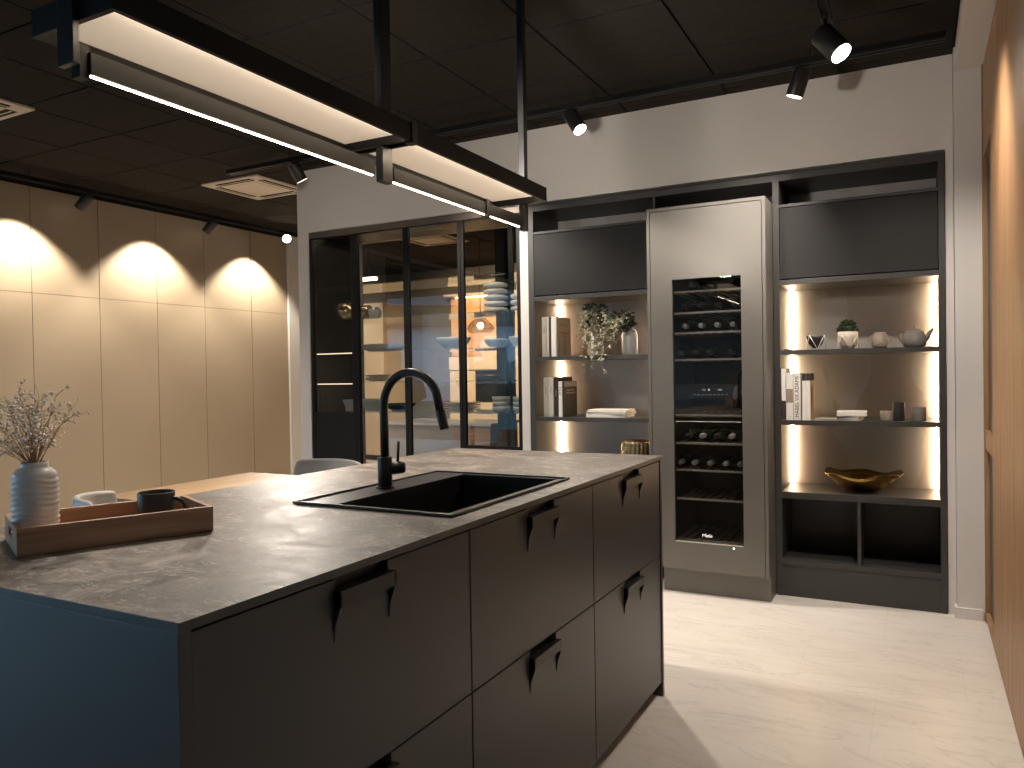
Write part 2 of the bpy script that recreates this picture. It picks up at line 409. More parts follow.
# worktop with sink cut-out
mb = MB(); X0, X1, Y0, Y1 = -1.806, -.867, .688, 2.866
hx0, hx1, hy0, hy1 = -1.295, -.955, 1.490, 2.110
out = [(X0, Y0), (X1, Y0), (X1, Y1), (X0, Y1)]; inn = [(hx0, hy0), (hx1, hy0), (hx1, hy1), (hx0, hy1)]
vt = {}
for z in (T - .014, T):
    vt[z] = [mb.bm.verts.new((*p, z)) for p in out], [mb.bm.verts.new((*p, z)) for p in inn]
    for i in range(4):
        j = (i + 1) % 4; a, b = vt[z]; mb.bm.faces.new((a[i], a[j], b[j], b[i]))
for k in (0, 1):
    for i in range(4):
        j = (i + 1) % 4; mb.bm.faces.new((vt[T - .014][k][i], vt[T - .014][k][j], vt[T][k][j], vt[T][k][i]))
for f in mb.bm.faces:
    f.normal_update()
    if abs(f.normal.z) < .5: f.material_index = 1
thing('worktop', mb, [M['worktop'], tint('worktop_edge', (.045, .042, .036), .4, .1, 20)], 'thin brown-grey stone-look worktop lying over the whole island', 'worktop', bev=.001)
# sink
r = empty('kitchen_sink', (-1.12, 1.8, T), 'black built-in kitchen sink with a draining ledge, set into the worktop', 'sink')
sx0, sx1, sy0, sy1 = -1.408, -.930, 1.462, 2.124; bx0, bx1, by0, by1 = -1.290, -.962, 1.497, 2.102
mb = MB(); t = .007
mb.box(sx0, sx1, sy0, sy0 + t, T + .001, T + .008); mb.box(sx0, sx1, sy1 - t, sy1, T + .001, T + .008)
mb.box(sx0, sx0 + t, sy0 + t, sy1 - t, T + .001, T + .008); mb.box(sx1 - t, sx1, sy0 + t, sy1 - t, T + .001, T + .008)
part('rim', mb, M['graphite'], r, bev=.0012)
mb = MB()
mb.box(sx0 + t, bx0, sy0 + t, sy1 - t, T + .0005, T + .003); mb.box(bx1, sx1 - t, sy0 + t, sy1 - t, T + .0005, T + .003)
mb.box(bx0, bx1, sy0 + t, by0, T + .0005, T + .003); mb.box(bx0, bx1, by1, sy1 - t, T + .0005, T + .003)
part('ledge', mb, M['graphite'], r)
mb = MB(); d = T - .19
mb.box(bx0, bx1, by0, by1, d - .004, d); mb.box(bx0 - .003, bx0, by0, by1, d, T + .0004); mb.box(bx1, bx1 + .003, by0, by1, d, T + .0004)
mb.box(bx0, bx1, by0 - .003, by0, d, T + .0004); mb.box(bx0, bx1, by1, by1 + .003, d, T + .0004)
part('basin', mb, M['blackplastic'], r)
mb = MB(); mb.lathe([(.0, .001), (.028, .001), (.042, .004), (.045, .001)], (-1.13, 1.8, d)); part('drain', mb, M['chrome'], r, lab='round metal drain')
# faucet
fx, fy = -1.345, 1.764
r = empty('kitchen_faucet', (fx, fy, T + .003), 'tall matt black gooseneck faucet standing behind the sink basin', 'faucet')
mb = MB(); mb.cyl((fx, fy, T + .003), (fx, fy, T + .008), .026); mb.cyl((fx, fy, T + .008), (fx, fy, 1.012), .0205, seg=32); part('base', mb, M['black'], r, bev=.0008)
mb = MB(); pts = [(fx, fy, 1.012), (fx, fy, 1.10), (fx, fy, 1.15)]
for k in range(1, 15):
    a = PI - k * (PI * .87) / 14; pts.append((fx + .093 + .093 * math.cos(a), fy, 1.158 + .093 * math.sin(a)))
ex = pts[-1]; pts.append((fx + .190, fy, 1.143)); mb.tube(pts, .0122, 16); part('spout', mb, M['black'], r)
mb = MB(); mb.cyl((fx + .1895, fy, 1.146), (fx + .2035, fy, 1.094), .0138, .0128); part('spray_head', mb, M['black'], r, bev=.001)
mb = MB(); mb.cyl((fx + .015, fy + .01, .978), (fx + .044, fy + .026, .981), .0175); mb.cyl((fx + .044, fy + .026, .981), (fx + .050, fy + .0295, .981), .0175, .013)
h = part('handle', mb, M['black'], r, bev=.001)
mb = MB(); mb.cyl((fx + .030, fy + .02, .992), (fx + .033, fy + .022, 1.055), .004); part('lever', mb, M['black'], h)

# ------------------------------------------------------------------ dining table attached behind the island
r = empty('dining_table', (-2.46, 2.52, 0), 'pale oak dining table behind the island, lower than the worktop', 'table')
mb = MB(); mb.box(-3.135, -1.812, 2.09, 2.95, .700, .742); part('tabletop', mb, M['oak'], r, bev=.003)
for ya in (2.16, 2.86):
    mb = MB(); mb.box(-3.02, -1.88, ya, ya + .02, .62, .70); part('apron', mb, M['black'], r)
for x in (-3.06, -1.90):
    for y in (2.14, 2.86):
        mb = MB(); mb.box(x, x + .05, y, y + .05, 0, .70); part('leg', mb, M['black'], r, bev=.002)

def shell_chair(name, loc, rz, m, lab, top, wide, grp='chairs at the oak dining table'):
    r = empty(name, loc, lab, 'chair', grp, rz)
    # seat shell and curved back as one lofted surface (local: faces +y, back at -y)
    mb = MB(); n, k = 13, 14; rows = []
    prof = [(.22, .445), (.14, .432), (.03, .428), (-.08, .436), (-.15, .462), (-.185, .52), (-.20, .60), (-.208, .68), (-.212, top - .05), (-.214, top - .015), (-.214, top)]
    for i, (y, z) in enumerate(prof):
        row = []; u = i / (len(prof) - 1)
        hw = wide * (.94 + .06 * math.sin(u * PI)) * (1 if i < len(prof) - 2 else (.97 if i == len(prof) - 2 else .90))
        for j in range(n):
            s = -1 + 2 * j / (n - 1); curl = abs(s) ** 2.2
            row.append(mb.bm.verts.new((hw * s, y + (.09 * curl if u > .4 else .02 * curl), z + (.035 * curl if u < .5 else -.01 * curl))))
        rows.append(row)
    for i in range(len(rows) - 1):
        for j in range(n - 1):
            f = mb.bm.faces.new((rows[i][j], rows[i][j + 1], rows[i + 1][j + 1], rows[i + 1][j])); f.smooth = True
    o = part('seat_shell', mb, m, r, local=True)
    s = o.modifiers.new('thick', 'SOLIDIFY'); s.thickness = .022; s.offset = 0
    s = o.modifiers.new('sub', 'SUBSURF'); s.levels = s.render_levels = 1
    for sx in (-1, 1):
        for sy in (-1, 1):
            mb = MB(); mb.cyl((sx * .21, sy * .19, 0), (sx * .12, sy * .11, .425), .009, .014, 12); part('leg', mb, M['black'] if m is M['fabric'] else M['chairleg'], r, local=True)
    return r
shell_chair('dining_chair', (-2.86, 3.11, 0), PI - .06, M['fabric'], 'grey upholstered chair at the far side of the oak table', .786, .268)
shell_chair('dining_chair', (-2.50, 1.84, 0), math.radians(-50), M['shell'], 'white shell chair at the near side of the oak table, behind the tray', .835, .155)

# ------------------------------------------------------------------ tray, vase, mug
A = Vector((-1.463, .817)); e = Vector((.405, .9143)); nrm = Vector((-.9143, .405))
tl, td = .352, .205; ctr = A + e * tl / 2 + nrm * td / 2
ang = math.atan2(e.y, e.x)
r = empty('serving_tray', (ctr.x, ctr.y, T + .001), 'rectangular reddish wooden serving tray with cut-out grips, on the near worktop', 'tray', rz=ang)
a, b, t, H = tl / 2, td / 2, .010, .052
mb = MB(); mb.box(-a + t, a - t, -b + t, b - t, .002, .010); part('tray_floor', mb, M['tray'], r, local=True)
mb = MB(); mb.box(-a, a, -b, -b + t, 0, H); part('long_side', mb, M['tray'], r, local=True, bev=.0015)
mb = MB(); mb.box(-a, a, b - t, b, 0, H); part('long_side', mb, M['tray'], r, local=True, bev=.0015)
for s in (-1, 1):
    mb = MB(); x0, x1 = (-a, -a + t) if s < 0 else (a - t, a)
    w0, w1 = -b + t, b - t; g0, g1, q0, q1 = -.034, .034, .022, .040
    mb.box(x0, x1, w0, g0, 0, H); mb.box(x0, x1, g1, w1, 0, H); mb.box(x0, x1, g0, g1, 0, q0); mb.box(x0, x1, g0, g1, q1, H)
    part('grip_side', mb, M['tray'], r, local=True)
ZT = T + .0115
vc = A + nrm * .098 + e * .042
def wav(r_, z, t_):
    if z < .008 or z > .128: return r_, z
    w = math.sin(z * 2 * PI / .0105 + 1.3 * math.sin(t_ * 2) + .9 * math.sin(t_ * 3 + 1)) 
    return r_ + .0016 * w, z
prof = [(0, .0), (.038, 0), (.0435, .004)] + [(.0440 + .0012 * math.sin(i / 52 * PI), .006 + i * .00205) for i in range(58)] + [(.0432, .1285), (.040, .134), (.034, .139), (.0275, .1425), (.0265, .146), (.027, .153), (.0245, .1535), (.0235, .145), (.030, .137), (.038, .125), (.040, .02), (0, .012)]
r = empty('flower_vase', (vc.x, vc.y, ZT), 'white ceramic vase with wavy horizontal ribs, standing in the tray', 'vase')
mb = MB(); mb.lathe([(a_ * .89, b_) for a_, b_ in prof], seg=96, fn=wav); part('vase_body', mb, M['white_ceramic'], r, local=True)
# dried flowers
r = empty('dried_flower_bunch', (vc.x, vc.y, ZT + .02), 'bunch of dried cream gypsophila sprigs in the white vase', 'dried flowers')
st = MB(); bl = MB(); rnd = random.Random(5)
Cx = Vector((vc.x, vc.y, 0))
right = Vector((.884, .467, 0)); fwd = Vector((-.467, .884, 0))
for k in range(46):
    a = rnd.uniform(0, 2 * PI); sp = rnd.uniform(.02, .125) * (1.0 if rnd.random() < .8 else .6)
    h = rnd.uniform(.17, .285) - sp * .35
    p0 = Vector((rnd.uniform(-.012, .012), rnd.uniform(-.012, .012), 0))
    tip = Vector((sp * math.cos(a), sp * math.sin(a) * .9, h))
    tip += right * rnd.uniform(-.015, .005)
    midp = Vector((tip.x * .12, tip.y * .12, .13)); mid2 = midp.lerp(tip, .55) + Vector((rnd.uniform(-.008, .008), rnd.uniform(-.008, .008), .012))
    st.tube([p0, midp, mid2, tip], .0011, 5, .0005)
    for q in range(rnd.randint(5, 9)):
        base = mid2.lerp(tip, rnd.uniform(.1, 1.)); off = Vector((rnd.uniform(-1, 1), rnd.uniform(-1, 1), rnd.uniform(-.2, 1))).normalized() * rnd.uniform(.010, .032)
        st.tube([base, base + off], .0005, 4, .0003)
        bl.ico(base + off, rnd.uniform(.0018, .0046), 1)
        if rnd.random() < .5: bl.ico(base + off + Vector((rnd.uniform(-.005, .005), rnd.uniform(-.005, .005), rnd.uniform(-.004, .006))), rnd.uniform(.0012, .0028), 1)
part('stems', st, M['stem'], r, local=True, lab='thin brown dry stems'); part('blossoms', bl, M['blossom'], r, local=True, lab='tiny cream blossoms')
# mug with saucer
cc = A + nrm * .092 + e * .262
mb = MB(); mb.lathe([(0, 0), (.045, 0), (.070, .006), (.076, .0095), (.0755, .0105), (.045, .004), (0, .004)], (cc.x, cc.y, ZT), 48)
thing('saucer', mb, M['mug'], 'flat black saucer under the mug in the tray', 'saucer')
r = empty('coffee_mug', (cc.x, cc.y, ZT + .0045), 'low black coffee mug with an ear handle, in the wooden tray', 'mug')
mb = MB(); mb.lathe([(0, 0), (.029, 0), (.0345, .004), (.0370, .012), (.0372, .066), (.0366, .0675), (.0355, .0665), (.0352, .015), (.028, .007), (0, .006)], seg=48); part('mug_body', mb, M['mug'], r, local=True)
mb = MB(); hp = []
for k in range(13):
    a = -PI * .56 + k * PI * 1.12 / 12; hp.append(right * (.036 + .026 * math.cos(a)) + Vector((0, 0, .033 + .020 * math.sin(a))))
mb.tube(hp, .0042, 10); part('handle', mb, M['mug'], r, local=True)

# ------------------------------------------------------------------ hanging lamp
r = empty('pendant_light_frame', (-1.33, 1.77, 1.79), 'long black hanging light frame over the island with bright panels and a thin LED bar', 'ceiling light')
MTX[r.name] = Matrix.Translation((-1.33, 1.77, 1.79))
lx0, lx1, zb, zt = -1.448, -1.236, 1.885, 1.935
mods = [(.865, 1.752), (1.775, 2.62)]
for (y0, y1) in mods:
    mb = MB(); mb.box(lx1, lx1 + .012, y0, y1, zb, zt); part('side_rail', mb, M['lampblack'], r, bev=.0008)
    mb = MB(); mb.box(lx0 - .012, lx0, y0, y1, zb, zt); part('side_rail', mb, M['lampblack'], r, bev=.0008)
    mb = MB(); mb.box(lx0, lx1, y0, y0 + .012, zb, zt); part('cross_rail', mb, M['lampblack'], r, bev=.0008)
    mb = MB(); mb.box(lx0, lx1, y1 - .012, y1, zb, zt); part('cross_rail', mb, M['lampblack'], r, bev=.0008)
    mb = MB(); mb.box(lx0 + .001, lx1 - .001, y0 + .013, y1 - .013, zb + .022, zb + .028)
    part('light_panel', mb, emis('panel_glow', (1., .76, .52), .26) if y0 < 1 else bpy.data.materials['panel_glow'], r, lab='pale glowing panel')
    mb = MB(); mb.box(lx1 - .006, lx1 - .0005, y0 + .02, y1 - .02, zb + .005, zb + .017); part('led_strip', mb, emis('panel_led', (1., .79, .56), 17.) if y0 < 1 else bpy.data.materials['panel_led'], r)
# low LED bar
for (y0, y1) in ((.888, 1.715), (1.80, 2.34), (2.345, 2.60)):
    mb = MB(); mb.box(-1.339, -1.321, y0, y1, 1.798, 1.838); o = part('light_bar', mb, M['lampblack'], r, bev=.0008)
    mb = MB(); mb.box(-1.333, -1.327, y0 + .004, y1 - .004, 1.7955, 1.7977); part('led_line', mb, M['led'], o)
mb = MB(); mb.box(-1.352, -1.328, .872, .890, 1.79, 1.85); part('bar_bracket', mb, M['lampblack'], r)
mb = MB(); mb.box(-1.343, -1.317, 2.33, 2.352, 1.79, 1.85); part('bar_bracket', mb, M['lampblack'], r)
for i, (x0, x1, y0, y1) in enumerate(((-1.362, -1.316, .852, .864), (-1.342, -1.318, 1.745, 1.790), (-1.342, -1.318, 2.622, 2.652))):
    mb = MB(); mb.box(x0, x1, y0, y1, 1.806 if i == 0 else 1.787, CEIL); part('suspension_post', mb, M['black'], r, bev=.0008)
mb = MB(); mb.box(-1.246, -1.220, 1.750, 1.777, 1.880, 1.938); part('joint_block', mb, M['black'], r)

# ------------------------------------------------------------------ tracks and spotlights
def track(p, q, w, lab):
    r = empty('light_track', ((p[0] + q[0]) / 2, (p[1] + q[1]) / 2, p[2]), lab, 'lighting track', 'black ceiling tracks')
    along_x = abs(q[0] - p[0]) > abs(q[1] - p[1]); mb = MB(); lip = MB()
    z0 = p[2]; z1 = z0 + .034
    if along_x:
        mb.box(p[0], q[0], p[1] - w / 2, p[1] + w / 2, z0 + .006, z1)
        for s in (-1, 1): lip.box(p[0], q[0], p[1] + s * w / 2 - .004, p[1] + s * w / 2 + .004, z0, z0 + .008)
    else:
        mb.box(p[0] - w / 2, p[0] + w / 2, p[1], q[1], z0 + .006, z1)
        for s in (-1, 1): lip.box(p[0] + s * w / 2 - .004, p[0] + s * w / 2 + .004, p[1], q[1], z0, z0 + .008)
    part('track_profile', mb, M['lampblack'], r); part('track_lip', lip, M['black'], r)
    n = 4
    for i in range(n):
        t_ = (i + .5) / n; x = p[0] + (q[0] - p[0]) * t_; y = p[1] + (q[1] - p[1]) * t_
        if z1 < CEIL - .003:
            mb = MB(); mb.cyl((x, y, z1 - .001), (x, y, CEIL + .001), .003, seg=8); part('hanger', mb, M['graphite'], r)
    return r
track((-4.385, 3.98, 2.705), (.12, 3.98, 2.705), .036, 'black lighting track running along the white back wall')
track((-5.72, 1.7, 2.70), (-5.72, 6.1, 2.70), .036, 'black lighting track running along the beige panelled wall')
track((-.33, .8, 2.70), (-.33, 3.55, 2.70), .036, 'black lighting track over the aisle, ending near the back wall')
def head(top, aim, lab, L=.132, R=.041, lens='lens', drop=.035):
    top = Vector(top); d = Vector(aim).normalized()
    c = top + Vector((0, 0, -drop)) + d * L * .15
    r = empty('track_spotlight', tuple(top), lab, 'spotlight', 'black track spotlights')
    mb = MB(); mb.box(top.x - .016, top.x + .016, top.y - .016, top.y + .016, top.z - .012, top.z); mb.cyl(top + Vector((0, 0, -.012)), top + Vector((0, 0, -drop - .01)), .008, seg=12)
    part('swivel_arm', mb, M['black'], r)
    a = c - d * L * .35; b = c + d * L * .65
    mb = MB(); mb.cyl(a, b, R, seg=32); b_ = part('lamp_body', mb, M['black'], r, bev=.0015)
    mb = MB(); mb.cyl(b - d * .002, b + d * .0015, R * .86, seg=32); part('lens', mb, M[lens], b_)
    return b + d * .012
# geometry of the scene's heads and what each one lights
S = []
b = head((-1.70, 3.98, 2.705), (.50, -.15, -.75), 'black spotlight on the back wall track with a bright lens, left of the wine cooler'); spot('spot_back_left', b, (-1.0, 3.2, 0.), 84, 92, blend=.35, size=.015)
b = head((-.49, 3.98, 2.705), (-.30, .10, -.85), 'black spotlight on the back wall track, to the right above the wine cooler', lens='lens_dim'); spot('spot_back_right', b, (-1.05, 4.3, 1.3), 75, 92, blend=.8)
b = head((-.33, 3.45, 2.70), (.50, -.25, -.70), 'larger black spotlight with a glaring lens near the dark ceiling corner', L=.14, R=.048, drop=.09); spot('spot_aisle', b, (.1, 2.6, 0.), 36, 110, blend=.7)
head((-3.75, 3.98, 2.705), (.20, .45, -.80), 'black spotlight near the left end of the back wall track, turned away', lens='lens_dim', L=.12)
for y, yw, e_, lab in ((3.79, 3.36, 105, 'black spotlight on the left wall track, nearest of them'), (5.00, 4.50, 105, 'black spotlight on the left wall track, middle of the row')):
    b = head((-5.72, y, 2.70), (-.70, -.18, -.70), lab, lens='lens_off')
    spot('spot_left_wall', (-5.66, yw, 2.60), (-5.93, yw - .03, 1.35), e_, 100, blend=.45, size=.02, color=(1., .86, .70))
spot('spot_left_wall', (-5.66, 5.62, 2.60), (-5.93, 5.60, 1.35), 100, 100, blend=.45, size=.02, color=(1., .86, .70))
b = head((-5.72, 5.93, 2.70), (.70, -.68, -.22), 'glaring spotlight at the far end of the left wall track', L=.11, R=.045); spot('spot_pier', b, (-4.1, 4.42, 1.75), 150, 30, blend=.9)

# lights without modelled heads: ceiling spots and added fill
spot('spot_column', (-2.75, 3.5, 2.6), (-2.35, 4.5, 1.1), 120, 85, blend=.7)
spot('spot_floor_mid', (.0, 3.2, 2.6), (.0, 4.05, .1), 72, 105, blend=.8)
spot('spot_table', (-2.6, 2.3, 2.6), (-2.1, 2.5, .74), 170, 75, blend=.8)
spot('spot_island', (-2.3, 1.75, 2.6), (-1.58, .93, 1.05), 75, 36, blend=.9)
spot('spot_island', (-2.1, 2.4, 2.6), (-1.4, 1.9, .92), 55, 75, blend=.9)
spot('spot_walnut', (.02, 3.25, 2.45), (.28, 3.35, .9), 7, 80, blend=.5, size=.02)
spot('spot_walnut', (.02, 2.25, 2.45), (.28, 2.35, .9), 5, 80, blend=.5, size=.02)
spot('wall_wash_fill', (-1.33, 2.3, 2.0), (-.85, 4.42, 2.62), 42, 85, blend=.9, size=.05)  # added wash to brighten the upper back wall, not part of the lamp
spot('wall_wash_fill', (-1.33, 1.3, 2.0), (-3.2, 4.42, 2.62), 75, 62, blend=.9, size=.05)  # second added wash, for the wall above the glass cabinet
spot('cooler_fill', (-1.0, 2.3, 2.6), (-1.03, 4.2, 1.65), 42, 36, blend=.7)  # extra light added to brighten the cooler front
spot('spot_room_left', (-4.2, 3.0, 2.6), (-4.4, 3.0, 0), 60, 120, blend=.8)

# ceiling cassettes
def cassette(x, y, lab):
    r = empty('ceiling_cassette', (x, y, CEIL - .012), lab, 'air conditioner', 'cream air conditioning cassettes in the ceiling')
    h = .30; mb = MB(); mb.box(x - h, x + h, y - h, y + h, CEIL - .012, CEIL + .003); part('frame_panel', mb, M['cream_ceramic'], r, bev=.002)
    mb = MB(); mb.box(x - .16, x + .16, y - .16, y + .16, CEIL - .017, CEIL - .012); part('intake_grille', mb, M['cream_ceramic'], r, bev=.001)
    for dx, dy, wx, wy in ((0, -.235, .19, .030), (0, .235, .19, .030), (-.235, 0, .030, .19), (.235, 0, .030, .19)):
        mb = MB(); mb.box(x + dx - wx, x + dx + wx, y + dy - wy, y + dy + wy, CEIL - .0135, CEIL - .0122); s_ = part('air_slot', mb, M['gap'], r)
        mb = MB(); mb.box(x + dx - wx * .97, x + dx + wx * .97, y + dy - .004 if wx > wy else y + dy - wy * .97, y + dy + .004 if wx > wy else y + dy + wy * .97, CEIL - .017, CEIL - .0137) if wx > wy else mb.box(x + dx - .004, x + dx + .004, y - wy * .97, y + wy * .97, CEIL - .017, CEIL - .0137)
        part('flap', mb, M['cream_ceramic'], s_)
cassette(-4.745, 4.60, 'square cream air conditioning cassette in the dark ceiling, near the white wall')
cassette(-4.72, 2.33, 'square cream air conditioning cassette cut by the left picture edge')

# ------------------------------------------------------------------ shelving units on the back wall
YF = 4.41; YB = NY - .003
def shelf_unit(x0, x1, pl, pr, lab, cubes, leds):
    """x0..x1 outer width, pl/pr thickness of the sides"""
    r = empty('shelving_unit', ((x0 + x1) / 2, (YF + YB) / 2, 0), lab, 'shelving unit', 'tall dark shelving units on the back wall')
    a, b = x0 + pl, x1 - pr; g_ = .0005
    mb = MB(); mb.box(x0, a, YF, YB, 0, 2.302); part('side_panel', mb, M['unit'], r, bev=.001)
    mb = MB(); mb.box(b, x1, YF, YB, 0, 2.302); part('side_panel', mb, M['unit'], r, bev=.001)
    mb = MB(); mb.box(a, b, YF, YB, 2.268, 2.302); part('top_panel', mb, M['unit'], r, bev=.001)
    mb = MB(); mb.box(a, b, YF, YB, 2.122, 2.138); part('compartment_floor', mb, M['unit'], r, bev=.001)
    mb = MB(); mb.box(a + .003, b - .003, YF, YF + .019, 1.734, 2.118); part('flap_door', mb, M['flap'], r, bev=.001)
    mb = MB(); mb.box(a, b, YF + .002, YB, 1.700, 1.728); part('niche_top', mb, M['unit'], r, bev=.001)
    for z0, z1 in ((1.320, 1.345), (.937, .963)):
        mb = MB(); mb.box(a, b, YF + .003, YB, z0, z1); part('shelf', mb, M['unit'], r, bev=.001)
    mb = MB(); mb.box(a, b, YF, YB, .536, .572); part('counter_shelf', mb, M['unit'], r, bev=.001)
    mb = MB(); mb.box(a, b, YF, YB, .170, .200); part('bottom_shelf', mb, M['unit'], r, bev=.001)
    mb = MB(); mb.box(a, b, YF + .004, YF + .022, 0, .168); part('plinth', mb, M['unit'], r)
    mb = MB(); mb.box(a, b, YB - .012, YB - .001, .200, .536); part('back_panel', mb, M['unit'], r)
    if cubes:
        m_ = (a + b) / 2 + .005; mb = MB(); mb.box(m_ - .008, m_ + .008, YF + .002, YB - .013, .200, .536); part('divider', mb, M['unit'], r)
    else:
        for u0, u1 in ((a + .002, (a + b) / 2 - .0015), ((a + b) / 2 + .0015, b - .002)):
            mb = MB(); mb.box(u0, u1, YF, YF + .018, .204, .532); part('door', mb, M['unit'], r, bev=.001)
    for s in leds:
        for z0, z1 in ((.574, .935), (.965, 1.318), (1.347, 1.698)):
            x = a + .007 if s < 0 else b - .007
            mb = MB(); mb.box(x - .006, x + .006, YB - .016, YB - .002, z0, z1); part('led_strip', mb, M['led_shelf'], r)
    return r
shelf_unit(-2.200, -1.362, .040, .012, 'tall dark open shelving unit left of the wine cooler', False, (-1, 1))
shelf_unit(-.700, .122, .033, .028, 'tall dark open shelving unit right of the wine cooler', True, (-1, 1))
r = empty('overhead_shelf', (-1.031, 4.6, 2.16), 'dark open shelf bridging the gap above the wine cooler', 'shelf')
mb = MB(); mb.box(-1.361, -.701, YF, YB, 2.268, 2.302); part('top_panel', mb, M['unit'], r)
mb = MB(); mb.box(-1.361, -.701, YB - .012, YB, 2.16, 2.268); part('back_panel', mb, M['black'], r)

# ------------------------------------------------------------------ wine cooler in its tall housing
r = empty('wine_cooler', (-1.03, 4.45, 0), 'built-in wine cooler with a tall glass window in a bronze-grey housing', 'wine cooler')
fy0 = 4.20; hx0_, hx1_ = -1.348, -.703; hz0, hz1 = .140, 2.152
mb = MB(); t = .018
mb.box(hx0_, hx0_ + t, fy0, YB, hz0, hz1); mb.box(hx1_ - t, hx1_, fy0, YB, hz0, hz1); mb.box(hx0_ + t, hx1_ - t, fy0, YB, hz1 - t, hz1); mb.box(hx0_ + t, hx1_ - t, fy0 + .03, YB, hz0, hz0 + t)
part('housing', mb, M['bronze_unit'], r, bev=.001)
wx0, wx1, wz0, wz1 = -1.206, -.832, .293, 1.748
dx0, dx1, dz0, dz1 = hx0_ + t + .003, hx1_ - t - .003, hz0 + .002, hz1 - t - .003
mb = MB()
mb.box(dx0, wx0, fy0 + .001, fy0 + .021, dz0, dz1); mb.box(wx1, dx1, fy0 + .001, fy0 + .021, dz0, dz1)
mb.box(wx0, wx1, fy0 + .001, fy0 + .021, wz1, dz1); mb.box(wx0, wx1, fy0 + .001, fy0 + .021, dz0, wz0)
door = part('cooler_door', mb, M['bronze_unit'], r)
mb = MB(); mb.quad((wx0, fy0 + .012, wz0), (wx1, fy0 + .012, wz0), (wx1, fy0 + .012, wz1), (wx0, fy0 + .012, wz1)); part('glass_pane', mb, M['dark_glass'], door)
mb = MB(); mb.frame(wx0, wx1, wz0, wz1, .004, fy0 + .014, fy0 + .03); part('window_trim', mb, M['black'], door)
mb = MB(); mb.box(wx0 + .004, wx1 - .004, fy0 + .004, fy0 + .010, wz0, wz0 + .005); part('sill_strip', mb, M['rail'], door, lab='thin bright steel strip')
mb = MB(); mb.cyl((-.885, fy0 - .0005, .281), (-.885, fy0 + .004, .281), .005, seg=12); part('indicator_light', mb, emis('green_indicator', (.6, 1., .65), 3.), door)
mb = MB(); mb.box(hx0_ + .06, hx1_ - .001, fy0 + .055, fy0 + .075, 0, hz0); mb.box(hx1_ - .02, hx1_ - .001, fy0 + .075, YB, 0, hz0); mb.box(hx0_ + .06, hx0_ + .08, fy0 + .075, YB, 0, hz0); part('plinth', mb, M['bronze_unit'], r, bev=.001)
mb = MB(); cy0, cy1 = fy0 + .032, 4.74   # black liner
mb.box(wx0 - .03, wx0 - .02, cy0, cy1, .18, 1.80); mb.box(wx1 + .02, wx1 + .03, cy0, cy1, .18, 1.80); mb.box(wx0 - .02, wx1 + .02, cy1 - .01, cy1, .18, 1.80)
mb.box(wx0 - .02, wx1 + .02, cy0, cy1 - .01, 1.79, 1.80); mb.box(wx0 - .02, wx1 + .02, cy0, cy1 - .01, .27, .285)
part('liner', mb, M['blackplastic'], r)
def rack(z, thick=False):
    mb = MB(); mb.box(wx0 - .018, wx1 + .018, cy0 + .004, cy0 + .018, z - .006, z + .004); f = part('rack_front', mb, M['rail'], r, lab='thin bright steel rail')
    mb = MB()
    for i in range(9):
        x = wx0 - .005 + i * .048; mb.box(x, x + .022, cy0 + .02, cy1 - .05, z - .010, z - .002)
    part('rack_slats', mb, wood_slat, f)
    if thick:
        mb = MB(); mb.box(wx0 - .018, wx1 + .018, cy0 + .018, cy1 - .012, z - .035, z - .012); part('zone_divider', mb, M['graphite'], r)
wood_slat = wood('beech_slat', (.22, .14, .08), (.30, .2, .12), (.38, .26, .16), .5, 'Y')
for z, th in ((1.681, 0), (1.563, 0), (1.452, 0), (1.303, 0), (.995, 1), (.840, 0), (.690, 0), (.530, 0), (.300, 0)): rack(z, th)
mb = MB(); mb.box(wx0 - .018, wx1 + .018, cy0 + .004, cy0 + .03, 1.085, 1.165); pn = part('control_panel', mb, tint('panel_grey', (.045, .048, .05), .3, .05, 5), r)
wht = emis('display_white', (1, 1, 1), .9)
text('panel_lettering', 'ıı 12°    ■              Miele', .011, pn, (-1.00, cy0 + .0036, 1.135), R_FRONT, wht)
mb = MB()
for i in range(9): mb.box(-1.10 + i * .022, -1.092 + i * .022, cy0 + .003, cy0 + .004, 1.108, 1.1095)
part('panel_marks', mb, wht, pn)
text('lettering', 'Miele', .026, door, (-1.029, fy0 + .0105, .336), R_FRONT, emis('logo_white', (1, .97, .92), .55))
mb = MB(); mb.box(wx0 - .01, wx1 + .01, cy0 + .02, cy0 + .03, 1.780, 1.788); part('interior_light', mb, emis('cooler_led', (1., .85, .65), 9.), r)
mb = MB(); mb.box(wx0 - .01, wx1 + .01, cy0 + .05, cy0 + .07, .9575, .9595); part('interior_light', mb, bpy.data.materials['cooler_led'], r)

